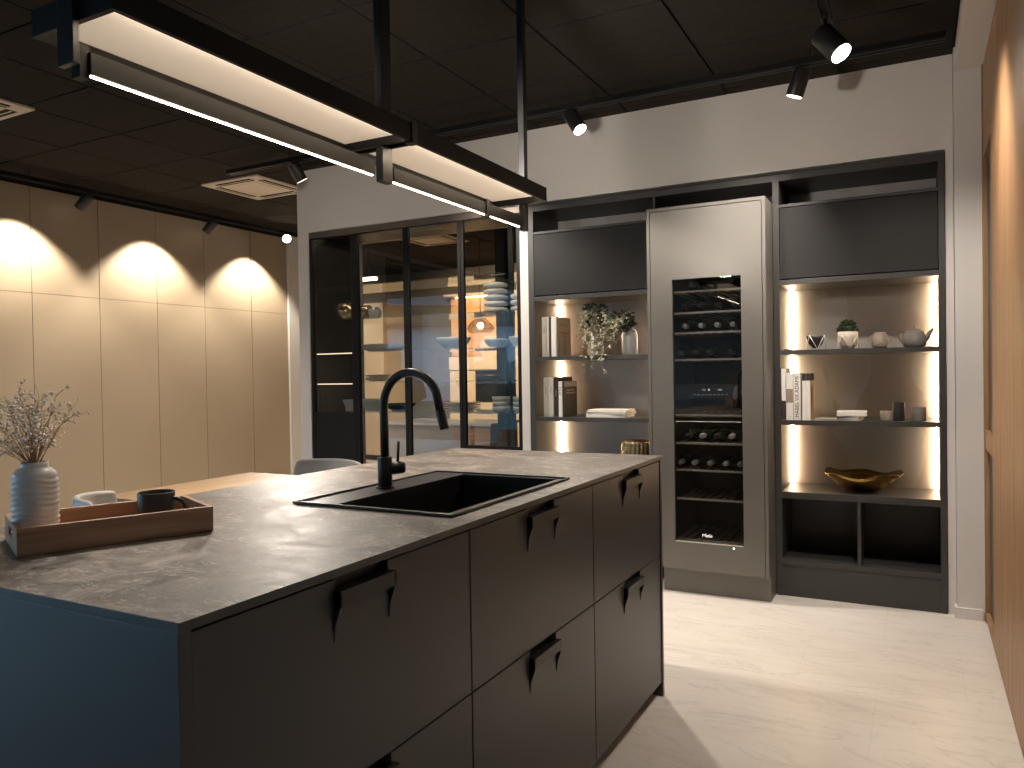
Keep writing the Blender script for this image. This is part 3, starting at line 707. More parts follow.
# bottles lying neck to the front
bot_m = [tint('bottle_green_glass', (.012, .018, .010), .12, .2, 10), tint('bottle_brown_glass', (.022, .012, .006), .12, .2, 10)]
cap_m = [mat('cap_gold', (.55, .45, .28), .35, .7), mat('cap_dark', (.03, .02, .02), .4), mat('cap_grey', (.5, .48, .44), .4, .4)]
def bottle_proto():
    r = bpy.data.objects.new('wine_bottle', None); col.objects.link(r); r.empty_display_size = .03
    mb = MB(); prof = [(0, .30), (.036, .30), (.0375, .295), (.0375, .12), (.034, .098), (.020, .078), (.0145, .066), (.0140, .012), (0, .012)]
    mb.lathe(prof, seg=20); bmesh.ops.transform(mb.bm, matrix=Matrix.Rotation(-PI / 2, 4, 'X'), verts=mb.bm.verts)
    MTX['wine_bottle'] = Matrix.Identity(4)
    b = part('bottle_glass', mb, bot_m[0], r, local=True)
    mb = MB(); mb.lathe([(0, 0), (.0130, 0), (.0150, .003), (.0150, .055), (.0145, .057)], seg=16); bmesh.ops.transform(mb.bm, matrix=Matrix.Rotation(-PI / 2, 4, 'X'), verts=mb.bm.verts)
    c = part('capsule', mb, cap_m[0], r, local=True); return r
proto = bottle_proto(); first = True
rows = [('top', 1.681, (-1.115, -.895)), ('second', 1.563, (-1.155, -1.065, -.965, -.885)), ('third', 1.452, (-1.151, -1.061, -.973, -.889)),
        ('fourth', 1.303, (-1.180, -1.100, -1.020, -.900)), ('lower', .840, (-1.142, -1.063, -.983, -.902)), ('next to last', .690, (-1.186, -1.107, -1.021, -.936, -.858))]
ordn = ['leftmost', 'second from the left', 'third from the left', 'fourth from the left', 'rightmost']
for ri, (nm, z, xs_) in enumerate(rows):
    for k, x in enumerate(xs_):
        o = proto if first else copy_tree(proto); first = False
        o.location = (x, cy0 + .018, z + .0015 + .0378)
        pos = ordn[k] if k < len(xs_) - 1 else 'rightmost'
        nmr = {'top': 'topmost rack', 'second': 'second rack from the top', 'third': 'third rack from the top', 'fourth': 'fourth rack from the top', 'lower': 'first rack below the divider', 'next to last': 'second rack below the divider'}[nm]
        label(o, 'wine bottle, %s on the %s' % (pos, nmr), 'bottle', 'wine bottles in the cooler')
        bright = nm in ('third', 'lower', 'next to last')
        for c in o.children:
            if c.name.startswith('capsule'):
                c.data = c.data if first else c.data.copy(); c.data.materials.clear(); c.data.materials.append(cap_m[2 if bright and not (nm == 'lower' and k in (0, 2)) else 1])

# ------------------------------------------------------------------ glass display cabinet
GY = 4.428; cz = 2.322
r = empty('glass_display_cabinet', (-3.16, 4.8, 0), 'wide black-framed glass display cabinet set into the white wall', 'display cabinet')
CX0, CX1, CBK = -4.049, -2.263, 4.95
mul = [(-4.046, -4.022), (-3.655, -3.592), (-3.189, -3.143), (-2.741, -2.693), (-2.292, -2.266)]
mb = MB(); mb.frame(CX0, CX1, .0, cz, .012, GY + .03, CBK, tb=.012); part('carcass', mb, M['black'], r)
mb = MB(); mb.box(CX0 + .012, CX1 - .012, GY + .06, CBK - .03, .04, .06); part('cabinet_floor', mb, M['black'], r)
dz_ = 2.278
mb = MB(); mb.box(CX0 + .001, CX1 - .001, GY + .002, GY + .026, 2.281, cz - .001); part('header_rail', mb, tint('bronze_header', (.16, .13, .10), .35, .05, 3, metal=.4), r, lab='bronze-brown header rail')
mb = MB(); mb.box(CX0 + .02, mul[4][1], GY + .05, GY + .07, cz - .020, cz - .0125); part('led_strip', mb, emis('cabinet_top_fill', (1., .88, .72), 26), r)  # glowing strip added to brighten the cabinet contents
for i in range(4):
    x0, x1 = (mul[i][0] + mul[i][1]) / 2 + .0015, (mul[i + 1][0] + mul[i + 1][1]) / 2 - .0015
    if i == 0: x0 = mul[0][0]
    if i == 3: x1 = mul[4][1]
    z0 = .01 if i < 3 else .01
    tl_ = mul[i][1] - x0; tr_ = x1 - mul[i + 1][0]
    mb = MB(); mb.box(x0, x0 + tl_, GY, GY + .028, z0, dz_); mb.box(x1 - tr_, x1, GY, GY + .028, z0, dz_)
    mb.box(x0 + tl_, x1 - tr_, GY, GY + .028, z0, z0 + .03); mb.box(x0 + tl_, x1 - tr_, GY, GY + .028, dz_ - .008, dz_)
    if i == 3: mb.box(x0 + tl_, x1 - tr_, GY, GY + .028, .735, .765)
    if i == 0: mb.box(x0 + tl_, x1 - tr_, GY + .004, GY + .024, z0 + .03, .975)
    d_ = part('door', mb, M['lampblack'], r, bev=.001)
    zb_ = .972 if i == 0 else (z0 + .03)
    mb = MB(); mb.quad((x0 + tl_, GY + .014, zb_), (x1 - tr_, GY + .014, zb_), (x1 - tr_, GY + .014, dz_ - .008), (x0 + tl_, GY + .014, dz_ - .008)); part('glass_pane', mb, M['glass'], d_)
mb = MB(); mb.box(CX1 - .06, CX1, GY, GY + .028, 0, cz - .014); part('door_post', mb, M['black'], r) if 0 else mb.bm.free()
levels = [(1.91, 'topmost'), (1.662, 'upper'), (1.420, 'middle'), (1.20, 'lower'), (.980, 'lowest')]
for z, _ in levels:
    mb = MB(); mb.box(CX0 + .013, mul[4][1], GY + .045, CBK - .02, z - .008, z); part('glass_shelf', mb, M['shelf_glass'], r)
for z in (1.412, 1.185):
    mb = MB(); mb.box(-4.03, -3.63, GY + .045, GY + .055, z - .004, z + .003); part('led_strip', mb, M['led_cab'], r)
for x in (-2.60,):
    mb = MB(); mb.box(x - .02, x + .02, CBK - .02, CBK - .005, .05, cz - .013); part('rear_post', mb, M['black'], r)
IY = 4.68
# contents of the cabinet
def bowlprof(R, H, foot=.4): return [(0, .0), (R * foot, 0), (R * foot, .004), (R * .75, H * .35), (R * .97, H * .8), (R, H), (R * .96, H), (R * .92, H * .8), (R * .7, H * .4), (R * .35, .010), (0, .010)]
def Z(l): return [1.91, 1.662, 1.420, 1.20, .980][l] + .0005
BEFORE = set(bpy.data.objects)
mb = MB(); mb.lathe([(0, 0), (.035, 0), (.075, .025), (.098, .070), (.092, .115), (.062, .142), (.045, .146), (.040, .142), (.06, .13), (.085, .07), (0, .01)], (-4.00, IY, Z(1)), 40)
thing('round_vase', mb, M['copper'], 'round bronze-coloured vase in the leftmost bay of the glass cabinet', 'vase')
mb = MB(); mb.lathe([(0, 0), (.03, 0), (.06, .03), (.068, .065), (.05, .105), (.03, .118), (.025, .115), (.045, .09), (0, .01)], (-3.82, IY + .02, Z(1)), 32)
thing('round_vase', mb, M['copper'], 'smaller bronze-coloured vase just right of the round one', 'vase')
def pumpkin(r_, z, t_): return r_ * (1 - .07 * abs(math.cos(t_ * 4))), z
mb = MB(); mb.lathe([(0, 0), (.025, 0), (.045, .02), (.052, .05), (.045, .08), (.025, .098), (0, .1)], (-3.715, IY, Z(1)), 64, pumpkin)
thing('ribbed_vase', mb, M['white_ceramic'], 'small white ribbed pot beside the second glass door frame', 'pot')
mb = MB(); mb.lathe([(0, 0), (.10, 0), (.16, .02), (.178, .055), (.174, .058), (.15, .028), (0, .012)], (0, 0, 0), 48)
bmesh.ops.transform(mb.bm, matrix=Matrix.Translation((-3.635, IY, Z(2))) @ Matrix.Diagonal((1.12, .6, 1, 1)), verts=mb.bm.verts)
thing('serving_bowl', mb, M['white_ceramic'], 'long oval pale green-white serving bowl in the second bay', 'bowl')
for k in range(3):
    mb = MB(); mb.lathe([(0, 0), (.05, 0), (.095, .012), (.105, .016), (.05, .004), (0, .004)], (-3.70, IY, Z(3) + k * .017), 36)
    thing('dish', mb, M['white_ceramic'], 'white shallow dish, %s of the stack left of the faucet' % ('bottom', 'middle', 'top')[k], 'plate', 'dishes stacked in the second bay')
mb = MB(); mb.box(-4.02, -3.94, IY - .05, IY + .05, Z(4), Z(4) + .075, .004); thing('storage_jar', mb, M['white_ceramic'], 'square white jar on the lowest shelf by the first door frame', 'jar') if 0 else mb.bm.free()
mb = MB(); mb.lathe(bowlprof(.075, .08, .7), (-3.955, IY, Z(4)), 32); thing('deep_bowl', mb, M['white_ceramic'], 'white deep bowl on the lowest shelf behind the first frame post', 'bowl', 'white tableware on the lowest glass shelf')
mb = MB(); mb.lathe(bowlprof(.10, .085, .6), (-3.745, IY, Z(4)), 32); thing('deep_bowl', mb, M['white_ceramic'], 'large white bowl on the lowest shelf of the second bay', 'bowl', 'white tableware on the lowest glass shelf')
mb = MB(); mb.lathe([(0, 0), (.05, 0), (.11, .03), (.13, .05), (.126, .052), (.05, .012), (0, .01)], (-3.505, IY, Z(4)), 32); thing('deep_bowl', mb, M['dark_ceramic'], 'dark shallow bowl on the lowest shelf behind the faucet', 'bowl')
mb = MB(); mb.lathe(bowlprof(.125, .085, .5), (-3.005, IY, Z(2)), 36); thing('deep_bowl', mb, M['white_ceramic'], 'white bowl on the middle glass shelf of the third bay', 'bowl', 'white bowls on the middle glass shelf')
for k in range(4):
    mb = MB(); mb.lathe([(0, 0), (.07, 0), (.125, .010), (.135, .014), (.13, .0145), (.07, .004), (0, .004)], (-2.94, IY, Z(4) + k * .016), 40)
    thing('dinner_plate', mb, M['white_ceramic'], 'white dinner plate, %s in the stack right of the faucet spout' % ('lowest', 'second lowest', 'second highest', 'topmost')[k], 'plate', 'plates stacked in the third bay')
def discs(x, n, R, nm):
    for k in range(n):
        z = Z(1) + k * .0425
        mb = MB(); mb.lathe([(0, 0), (R * .55, 0), (R * .92, .008), (R, .020), (R * .93, .032), (R * .6, .040), (R * .55, .042), (0, .042)], (x, IY, z), 36)
        thing('stacked_bowl', mb, M['white_ceramic'], 'white rounded bowl, %s from the bottom of the %s stack' % (('first', 'second', 'third', 'fourth', 'fifth')[k], nm), 'bowl', 'rounded white bowls stacked in the last bay')
discs(-2.645, 5, .088, 'taller'); discs(-2.447, 3, .072, 'shorter')
mb = MB(); mb.lathe([(0, 0), (.035, 0), (.045, .01), (.045, .06), (.04, .062), (0, .055)], (-2.43, IY, Z(1) + 3 * .0425), 28); thing('beaker', mb, M['white_ceramic'], 'white beaker on top of the shorter bowl stack', 'beaker')
mb = MB(); mb.lathe(bowlprof(.088, .062, .55), (-2.645, IY, Z(2)), 36); thing('deep_bowl', mb, M['white_ceramic'], 'pale bowl on the middle glass shelf under the taller bowl stack', 'bowl', 'white bowls on the middle glass shelf')
mb = MB(); mb.lathe(bowlprof(.075, .075, .55), (-2.46, IY, Z(2)), 36); thing('deep_bowl', mb, M['white_ceramic'], 'pale bowl on the middle glass shelf at its right end', 'bowl', 'white bowls on the middle glass shelf')
for x, nm in ((-2.615, 'left'), (-2.45, 'right')):
    for k in range(3):
        mb = MB(); mb.lathe([(0, 0), (.045, 0), (.058, .006), (.064, .036), (.060, .036), (.055, .010), (0, .008)], (x, IY, Z(4) + k * .0335), 32)
        thing('small_bowl', mb, M['white_ceramic'], 'white straight-sided bowl, %s of the %s stack in the last bay' % (('bottom', 'middle', 'top')[k], nm), 'bowl', 'small bowls stacked on the lowest shelf')

for o in set(bpy.data.objects) - BEFORE:
    if o.parent is None: o.location.x *= .978
# ------------------------------------------------------------------ room beyond: warm kitchen display
cream = tint('cream_cabinet', (.52, .44, .34), .45, .03, 2); honey = wood('honey_oak', (.45, .25, .10), (.58, .34, .16), (.66, .42, .22), .45, 'X')
def tall(x0, x1, y0, m, lab, z1=2.3, niche=None, nm='tall_cabinet', ox=None):
    r = empty(nm, ((x0 + x1) / 2, y0 + .3, 0), lab, 'kitchen cabinet', 'cabinets in the room beyond the glass')
    mb = MB(); mb.box(x0, x1, y0 + .02, y0 + .55, .08, z1); part('carcass', mb, m, r)
    zs = [.08, .85, z1] if not niche else [.08, niche[0]], 
    if niche:
        spans = [(.08, niche[0]), (niche[1], z1)]
        mb = MB(); oa, ob = ox or (x0 + .03, x1 - .03); mb.box(oa, ob, y0 - .002, y0 + .018, niche[0] + .01, niche[1] - .01); o = part('oven', mb, M['blackplastic'], r)
        mb = MB(); mb.cyl((oa + .03, y0 - .02, niche[1] - .08), (ob - .03, y0 - .02, niche[1] - .08), .008, seg=8); part('handle', mb, M['chrome'], o)
    else: spans = [(.08, 1.2), (1.2, z1)]
    for a, b in spans:
        mb = MB(); mb.box(x0 + .002, x1 - .002, y0, y0 + .02, a + .002, b - .002); part('door', mb, m, r)
    mb = MB(); mb.box(x0, x1, y0 + .06, y0 + .5, 0, .08); part('plinth', mb, M['black'], r); return r
tall(-8.75, -8.12, 9.0, cream, 'cream tall cabinet far behind the leftmost glass bays')
tall(-8.10, -7.47, 9.0, cream, 'cream tall cabinet with a small black appliance, seen through the second bay', niche=(1.25, 1.62))
tall(-7.45, -6.85, 9.0, cream, 'cream tall cabinet right of the one with the black appliance')
tall(-5.72, -4.40, 8.98, cream, 'cream cabinet with a dark oven, seen through the rightmost bay', z1=1.48, niche=(.86, 1.30), ox=(-5.30, -4.96))
r = empty('wood_alcove', (-5.15, 9.3, 1.5), 'honey-coloured wood alcove above the far oven cabinet', 'wall panel')
mb = MB(); mb.box(-6.0, -4.3, 9.50, 9.56, 1.50, 2.35); part('panel', mb, honey, r)
mb = MB(); mb.box(-6.0, -4.3, 9.30, 9.56, 2.352, 2.38); part('top_board', mb, cream, r)
mb = MB(); mb.box(-5.9, -4.4, 9.46, 9.47, 2.335, 2.349); part('led_strip', mb, emis('alcove_led', (1., .68, .38), 14), r)
# low counter nearer the cabinet
r = empty('kitchen_counter', (-5.1, 7.2, 0), 'cream counter block with an oak front, seen low through the rightmost bay', 'kitchen cabinet')
mb = MB(); mb.box(-5.2, -3.9, 6.9, 7.5, .0, .70); part('body', mb, cream, r); mb = MB(); mb.box(-4.35, -3.9, 6.88, 6.898, .05, .68); part('front_panel', mb, honey, r)
mb = MB(); mb.box(-5.22, -3.88, 6.87, 7.52, .702, .73); part('counter', mb, M['white_ceramic'], r)
mb = MB(); mb.box(-3.845, -3.735, 6.95, 7.05, 0, CEIL); thing('steel_column', mb, M['black'], 'black square column in the room beyond the rightmost bay', 'column')
mb = MB(); mb.cyl((-5.35, 9.492, 1.62), (-5.35, 9.498, 1.62), .17, seg=40); thing('round_wall_disc', mb, M['cream_ceramic'], 'round pale disc on the far honey-coloured alcove', 'wall decoration')
# pendant lamp in glass
px, py = -3.92, 7.4
px = -5.22 * py / 9
r = empty('glass_pendant_lamp', (px, py, 1.75), 'clear smoked glass pendant lamp seen through the rightmost bay', 'pendant lamp')
mb = MB(); mb.lathe([(.03, .17), (.05, .15), (.12, .08), (.16, .03), (.14, 0), (.10, -.03)], (px, py, 1.72), 36); part('lamp_shade', mb, M['smoke_glass'], r)
mb = MB(); mb.cyl((px, py, 1.89), (px, py, CEIL), .004, seg=8); part('cord', mb, M['black'], r)
mb = MB(); mb.cyl((px, py, 1.83), (px, py, 1.90), .03, seg=20); part('cap', mb, M['chrome'], r)
mb = MB(); mb.sphere((px, py, 1.78), .035); part('bulb', mb, M['bulb'], r)
mb = MB(); mb.box(-6.6, -5.9, 7.6, 7.66, 2.42, 2.46)
r = empty('linear_pendant', (-6.25, 7.63, 2.42), 'slim glowing linear pendant seen through the second bay', 'pendant lamp'); part('light_bar', mb, emis('linear_glow', (1., .82, .62), 5), r)
mb = MB(); mb.cyl((-6.5, 7.63, 2.46), (-6.5, 7.63, CEIL), .003, seg=6); mb.cyl((-6.0, 7.63, 2.46), (-6.0, 7.63, CEIL), .003, seg=6); part('cable', mb, M['black'], r)
cassette(-4.9, 7.4, 'cream air conditioning cassette beyond the rightmost glass bay')
spot('spot_far', (-5.1, 7.4, 2.6), (-5.1, 9.2, 1.1), 480, 110, color=(1., .74, .46), blend=.8)
spot('spot_far', (-7.8, 7.6, 2.6), (-7.8, 9.2, 1.2), 190, 100, color=(1., .8, .6), blend=.8)
spot('spot_far', (-4.4, 6.0, 2.6), (-4.5, 7.0, .6), 60, 100, color=(1., .8, .6), blend=.8)

# ------------------------------------------------------------------ shelf contents, left unit
def book(x0, x1, y0, y1, z0, z1, cov, lab, spine=None, group='books standing on the shelves', face=None, rot=None):
    """book standing upright, spine towards the room (-Y)"""
    r = empty('book', ((x0 + x1) / 2, (y0 + y1) / 2, z0), lab, 'book', group)
    t = .0022; mb = MB(); mb.box(x0, x0 + t, y0, y1, z0, z1); mb.box(x1 - t, x1, y0, y1, z0, z1); mb.box(x0 + t, x1 - t, y0, y0 + t, z0, z1)
    part('cover', mb, cov, r, bev=.0004)
    mb = MB(); mb.box(x0 + t, x1 - t, y0 + t, y1 - .003, z0 + .002, z1 - .003); part('pages', mb, M['paper'], r)
    if spine: 
        for (txt, size, zc, m_) in spine: text('spine_lettering', txt, size, r, ((x0 + x1) / 2, y0 - .0004, zc), R_FRONT_UP, m_)
    if face:
        for (a0, a1, b0, b1, m_) in face:
            mb = MB(); mb.box(x1, x1 + .0006, a0, a1, b0, b1); part('cover_print', mb, m_, r)
    return r
c_grey = tint('book_grey', (.36, .33, .29), .6, .04, 30); c_lgrey = tint('book_light_grey', (.50, .47, .42), .6, .04, 30)
c_dark = tint('book_dark', (.035, .028, .024), .5, .1, 30); c_white = tint('book_white', (.78, .75, .70), .55, .02, 30)
c_tan = tint('book_tan', (.34, .29, .23), .6, .04, 30); ink = mat('print_ink', (.03, .028, .027), .7); red = mat('print_red', (.35, .09, .06), .7)
c_beige = tint('card_beige', (.55, .40, .27), .7, .04, 30); greenish = mat('print_green', (.06, .07, .03), .7); brown = mat('print_brown', (.30, .22, .17), .7)
S1, S2, S0 = 1.3455, .9635, .5725
z = S1
book(-2.118, -2.086, 4.430, 4.60, z, z + .252, c_grey, 'grey book at the left end of the upper left shelf', [('DESIGN', .012, z + .17, ink)])
book(-2.084, -2.070, 4.430, 4.60, z, z + .252, c_lgrey, 'thin light grey book second on the upper left shelf')
book(-2.068, -2.054, 4.432, 4.60, z, z + .250, c_dark, 'thin dark book between the grey and the white one on the upper left shelf')
book(-2.052, -2.020, 4.428, 4.62, z, z + .252, c_white, 'thick white-spined book at the right end of the upper left shelf')
bk = book(-2.018, -2.010, 4.428, 4.64, z, z + .252, c_tan, 'tan book with a red printed line, its cover turned to the room', face=[(4.46, 4.60, z + .195, z + .212, brown), (4.46, 4.60, z + .147, z + .155, red), (4.49, 4.57, z + .125, z + .131, brown), (4.44, 4.62, z + .232, z + .236, brown)])
r = empty('picture_card', (-1.86, 4.56, z), 'beige card with a small dark picture leaning behind the trailing plant', 'card')
mb = MB(); mb.box(-1.905, -1.825, 4.60, 4.604, z, z + .165); part('card', mb, c_beige, r); mb = MB(); mb.box(-1.885, -1.850, 4.5985, 4.5995, z + .095, z + .13); part('picture', mb, greenish, r)
mb = MB(); mb.box(-1.895, -1.835, 4.5985, 4.5995, z + .070, z + .074); mb.box(-1.895, -1.845, 4.5985, 4.5995, z + .055, z + .059); part('print_lines', mb, brown, r)
z = S2
book(-2.113, -2.081, 4.432, 4.60, z, z + .250, c_grey, 'grey book at the left end of the lower left shelf', [('INTERIOR', .012, z + .17, ink)])
book(-2.079, -2.046, 4.432, 4.60, z, z + .250, c_lgrey, 'light grey book second on the lower left shelf', [('HOUSES', .010, z + .17, ink)])
book(-2.044, -2.022, 4.445, 4.68, z, z + .252, c_dark, 'tall black book behind the white-spined one on the lower left shelf', [('KITCHEN', .010, z + .15, c_lgrey)])
book(-2.006, -1.982, 4.424, 4.62, z, z + .224, c_white, 'white-spined book with black lettering on the lower left shelf', [('STYLE', .020, z + .165, ink)])
book(-1.980, -1.968, 4.424, 4.63, z, z + .224, c_dark, 'dark-covered book at the right end of the lower left shelf', face=[(4.43, 4.625, z + .190, z + .222, c_tan), (4.46, 4.59, z + .165, z + .171, c_grey), (4.45, 4.60, z + .145, z + .155, brown), (4.50, 4.55, z + .01, z + .06, greenish)])
def flat_book(xc, yc, z, w, d, h, rz, cov, lab, grp):
    r = empty('book', (xc, yc, z), lab, 'book', grp, rz); t = .002
    mb = MB(); mb.box(-w / 2, w / 2, -d / 2, d / 2, 0, t); mb.box(-w / 2, w / 2, -d / 2, d / 2, h - t, h); mb.box(-w / 2, w / 2, -d / 2, -d / 2 + t, t, h - t)
    part('cover', mb, cov, r, local=True, bev=.0004)
    mb = MB(); mb.box(-w / 2 + .003, w / 2 - .003, -d / 2 + t, d / 2 - .003, t, h - t); part('pages', mb, M['paper'], r, local=True)
flat_book(-1.700, 4.53, S2, .255, .19, .017, .03, c_white, 'white book lying lowest in the stack on the lower left shelf', 'books lying on the lower left shelf')
flat_book(-1.695, 4.53, S2 + .0175, .262, .19, .016, -.02, c_lgrey, 'pale book lying second in the stack on the lower left shelf', 'books lying on the lower left shelf')
flat_book(-1.693, 4.53, S2 + .034, .250, .185, .013, .05, c_white, 'thin white book lying on top of the stack on the lower left shelf', 'books lying on the lower left shelf')
# white vases and trailing plants
mb = MB(); mb.lathe([(0, 0), (.036, 0), (.040, .006), (.041, .10), (.038, .135), (.030, .155), (.022, .165), (.021, .185), (.017, .185), (.017, .165), (.04, .13), (0, .01)], (-1.785, 4.54, S1), 36)
thing('ceramic_vase', mb, M['white_ceramic'], 'white vase hidden behind the trailing plant on the upper left shelf', 'vase')
mb = MB(); mb.lathe([(0, 0), (.045, 0), (.049, .006), (.050, .115), (.043, .145), (.028, .165), (.022, .180), (.022, .205), (.018, .205), (.018, .18), (.04, .14), (0, .01)], (-1.572, 4.54, S1), 36)
thing('ceramic_vase', mb, M['white_ceramic'], 'white vase at the right of the upper left shelf, beside the wine cooler', 'vase')
def trailing(cx, cy, z0, lab, n, spreadx, drop, leanx, seed, ztop=.16, ry=.07):
    rd = random.Random(seed); r = empty('trailing_plant', (cx, cy, z0), lab, 'artificial plant', 'trailing plants on the upper left shelf')
    st = MB(); lf = MB(); dk = MB()
    def leaf(b, p, s, dirn):
        d = Vector(dirn).normalized(); u = d.cross(Vector((rd.uniform(-1, 1), rd.uniform(-1, 1), rd.uniform(-1, 1)))).normalized(); w = d.cross(u) * .25
        q = [p, p + d * s * .5 + u * s * .32 + w * s, p + d * s, p + d * s * .5 - u * s * .32 + w * s]
        vs = [b.bm.verts.new(x) for x in q]; b.bm.faces.new(vs[:3]); b.bm.faces.new((vs[0], vs[2], vs[3]))
    for k in range(n):
        x = rd.gauss(0, 1) * spreadx; y = -.02 - abs(rd.gauss(0, ry * .6)) - .02
        p0 = Vector((cx, cy, z0)); top = Vector((cx + x * .6, cy + y * .5, z0 + rd.uniform(.02, .07)))
        L = drop * rd.random() ** 1.1; end = Vector((cx + x + leanx * L / drop, min(cy + y, 4.405 if z0 - L < 1.33 else 9), z0 - L))
        if z0 - L < 1.33: end.y = 4.395
        pts = [p0, top]; m_ = 7
        for i in range(1, m_ + 1):
            t_ = i / m_; q = top.lerp(end, t_) + Vector((0, -.03 * math.sin(t_ * PI), .03 * math.sin(t_ * PI) * (1 - t_)))
            if q.z < 1.36 and q.y > 4.40: q.y = 4.398
            pts.append(q)
        st.tube(pts, .0011, 4)
        for i in range(2, len(pts)):
            for j in range(4):
                p = pts[i - 1].lerp(pts[i], rd.random()) + Vector((rd.uniform(-.012, .012), rd.uniform(-.012, .012), rd.uniform(-.01, .01)))
                leaf(lf, p, rd.uniform(.014, .032), (rd.uniform(-1, 1), rd.uniform(-1, .3), rd.uniform(-.9, .5)))
                if rd.random() < .18: lf.ico(p, rd.uniform(.004, .008), 1)
    for k in range(190):
        a = rd.uniform(0, 2 * PI); q = Vector((cx + math.cos(a) * rd.uniform(0, .062), cy - .02 + math.sin(a) * .05, z0 + rd.uniform(-.05, ztop * .55)))
        leaf(dk, q, rd.uniform(.020, .040), (math.cos(a), math.sin(a), rd.uniform(-.2, .9)))
    part('stems', st, M['stem'], r); part('pale_leaves', lf, M['leaf'], r, lab='silvery green trailing leaves'); part('dark_leaves', dk, M['leaf_dark'], r, lab='dark upright leaves')
trailing(-1.775, 4.50, S1 + .215, 'silvery trailing plant hanging over the front edge of the shelf', 17, .050, .36, .06, 3, .18)
trailing(-1.588, 4.49, S1 + .185, 'shorter silvery plant leaning left from the right white vase', 11, .034, .18, -.13, 9, .13)
# gold ribbed vase on the counter of left unit
def rib(r_, z, t_): return r_ * (1 + .035 * math.cos(t_ * 22)), z
mb = MB(); mb.lathe([(0, 0), (.06, 0), (.068, .01), (.088, .13), (.092, .20), (.086, .235), (.078, .245), (.074, .243), (.082, .20), (0, .02)], (-1.540, 4.55, S0), 132, rib)
thing('ribbed_gold_vase', mb, M['gold_rib'], 'ribbed golden vase peeping over the worktop beside the wine cooler', 'vase')

# ------------------------------------------------------------------ shelf contents, right unit
z = S1; yy = 4.50
wire = mat('white_wire', (.75, .70, .62), .4)
def wire_stand(x, y, z, R, H, lab):
    pts_t = [(x + R * math.cos(a), y + R * math.sin(a), z + H) for a in [i * PI / 2 + PI / 4 + .3 for i in range(4)]]
    pts_b = [(x + R * .92 * math.cos(a), y + R * .92 * math.sin(a), z + .002) for a in [i * PI / 2 + PI / 2 + .3 for i in range(4)]]
    mb = MB()
    for i in range(4):
        mb.tube([pts_t[i], pts_b[i]], .0018, 6); mb.tube([pts_b[i], pts_t[(i + 1) % 4]], .0018, 6)
    thing('wire_stand', mb, wire, lab, 'stand', 'geometric wire stands on the upper right shelf')
mb = MB(); mb.lathe(bowlprof(.047, .068, .35), (-.496, yy, z + .008), 36); thing('pot', mb, M['dark_ceramic'], 'dark grey bowl-shaped pot in a white wire stand, upper right shelf', 'pot')
wire_stand(-.496, yy, z, .055, .078, 'white wire stand around the dark bowl-shaped pot')
r = empty('potted_plant', (-.333, yy, z + .002), 'small green bushy plant in a cream pot on the upper right shelf', 'potted plant')
mb = MB(); mb.lathe([(0, 0), (.030, 0), (.042, .02), (.050, .06), (.0505, .090), (.046, .090), (.044, .075), (0, .075)], (-.333, yy, z + .002), 36); part('pot', mb, M['cream_ceramic'], r)
mb = MB(); rd = random.Random(4)
for k in range(420):
    u = rd.uniform(-1, 1); a = rd.uniform(0, 2 * PI); s_ = math.sqrt(1 - u * u); d = Vector((s_ * math.cos(a), s_ * math.sin(a), abs(u)))
    p = Vector((-.333, yy, z + .092)) + Vector((d.x * .046, d.y * .046, d.z * .058)) * rd.uniform(.75, 1.05)
    w = d.cross(Vector((rd.uniform(-1, 1), rd.uniform(-1, 1), .3))).normalized() * .005
    mb.bm.faces.new([mb.bm.verts.new(q) for q in (p - w, p + w, p + d * .014)])
mb.sphere((-.333, yy, z + .098), .04, (1, 1, 1.0), 16); part('foliage', mb, tint('green_foliage', (.028, .05, .016), .7, .3, 60), r)
wire_stand(-.333, yy, z, .057, .072, 'white wire stand around the cream plant pot')
def pitcher(r, x, y, z, R, H, m):
    mb = MB(); mb.lathe([(0, 0), (R * .80, 0), (R * .97, H * .15), (R, H * .40), (R * .88, H * .75), (R * .66, H * .97), (R * .68, H), (R * .60, H * .98), (R * .8, H * .7), (R * .85, H * .2), (0, H * .06)], (x, y, z), 36); return part('body', mb, m, r)
r = empty('milk_jug', (-.178, yy, z), 'small taupe stoneware jug left of the teapot', 'jug')
pitcher(r, -.178, yy, z, .040, .082, M['taupe_ceramic'])
for s in (-1, 1):
    mb = MB(); mb.tube([(-.178 + s * (.030 + .024 * math.sin(t_ * PI / 6)), yy, z + .070 - t_ * .009) for t_ in range(7)], .0035, 8); part('handle', mb, M['taupe_ceramic'], r)
r = empty('teapot', (-.017, yy, z), 'grey stoneware teapot at the right end of the upper right shelf', 'teapot')
mb = MB(); mb.lathe([(0, 0), (.042, 0), (.052, .008), (.056, .03), (.053, .058), (.042, .080), (.030, .088), (.028, .086), (0, .08)], (-.017, yy, z), 40); part('body', mb, M['grey_ceramic'], r)
mb = MB(); mb.lathe([(0, .088), (.031, .088), (.030, .092), (.012, .098), (.006, .100), (.007, .106), (.004, .109), (0, .109)], (-.017, yy, z), 32); part('lid', mb, M['grey_ceramic'], r)
mb = MB(); mb.tube([(.020, yy, z + .030), (.040, yy, z + .048), (.052, yy, z + .072), (.070, yy, z + .094)], .017, 14, .0065); part('spout', mb, M['grey_ceramic'], r)
mb = MB(); mb.tube([(-.052, yy, z + .076), (-.072, yy, z + .082), (-.088, yy, z + .070), (-.088, yy, z + .048), (-.076, yy, z + .028), (-.064, yy, z + .018)], .0042, 10); part('handle', mb, M['grey_ceramic'], r)
mb = MB(); mb.box(-.655, -.612, 4.46, 4.50, z, z + .006, .001); thing('small_box', mb, M['dark_ceramic'], 'tiny flat dark case at the left end of the upper right shelf', 'case')
z = S2
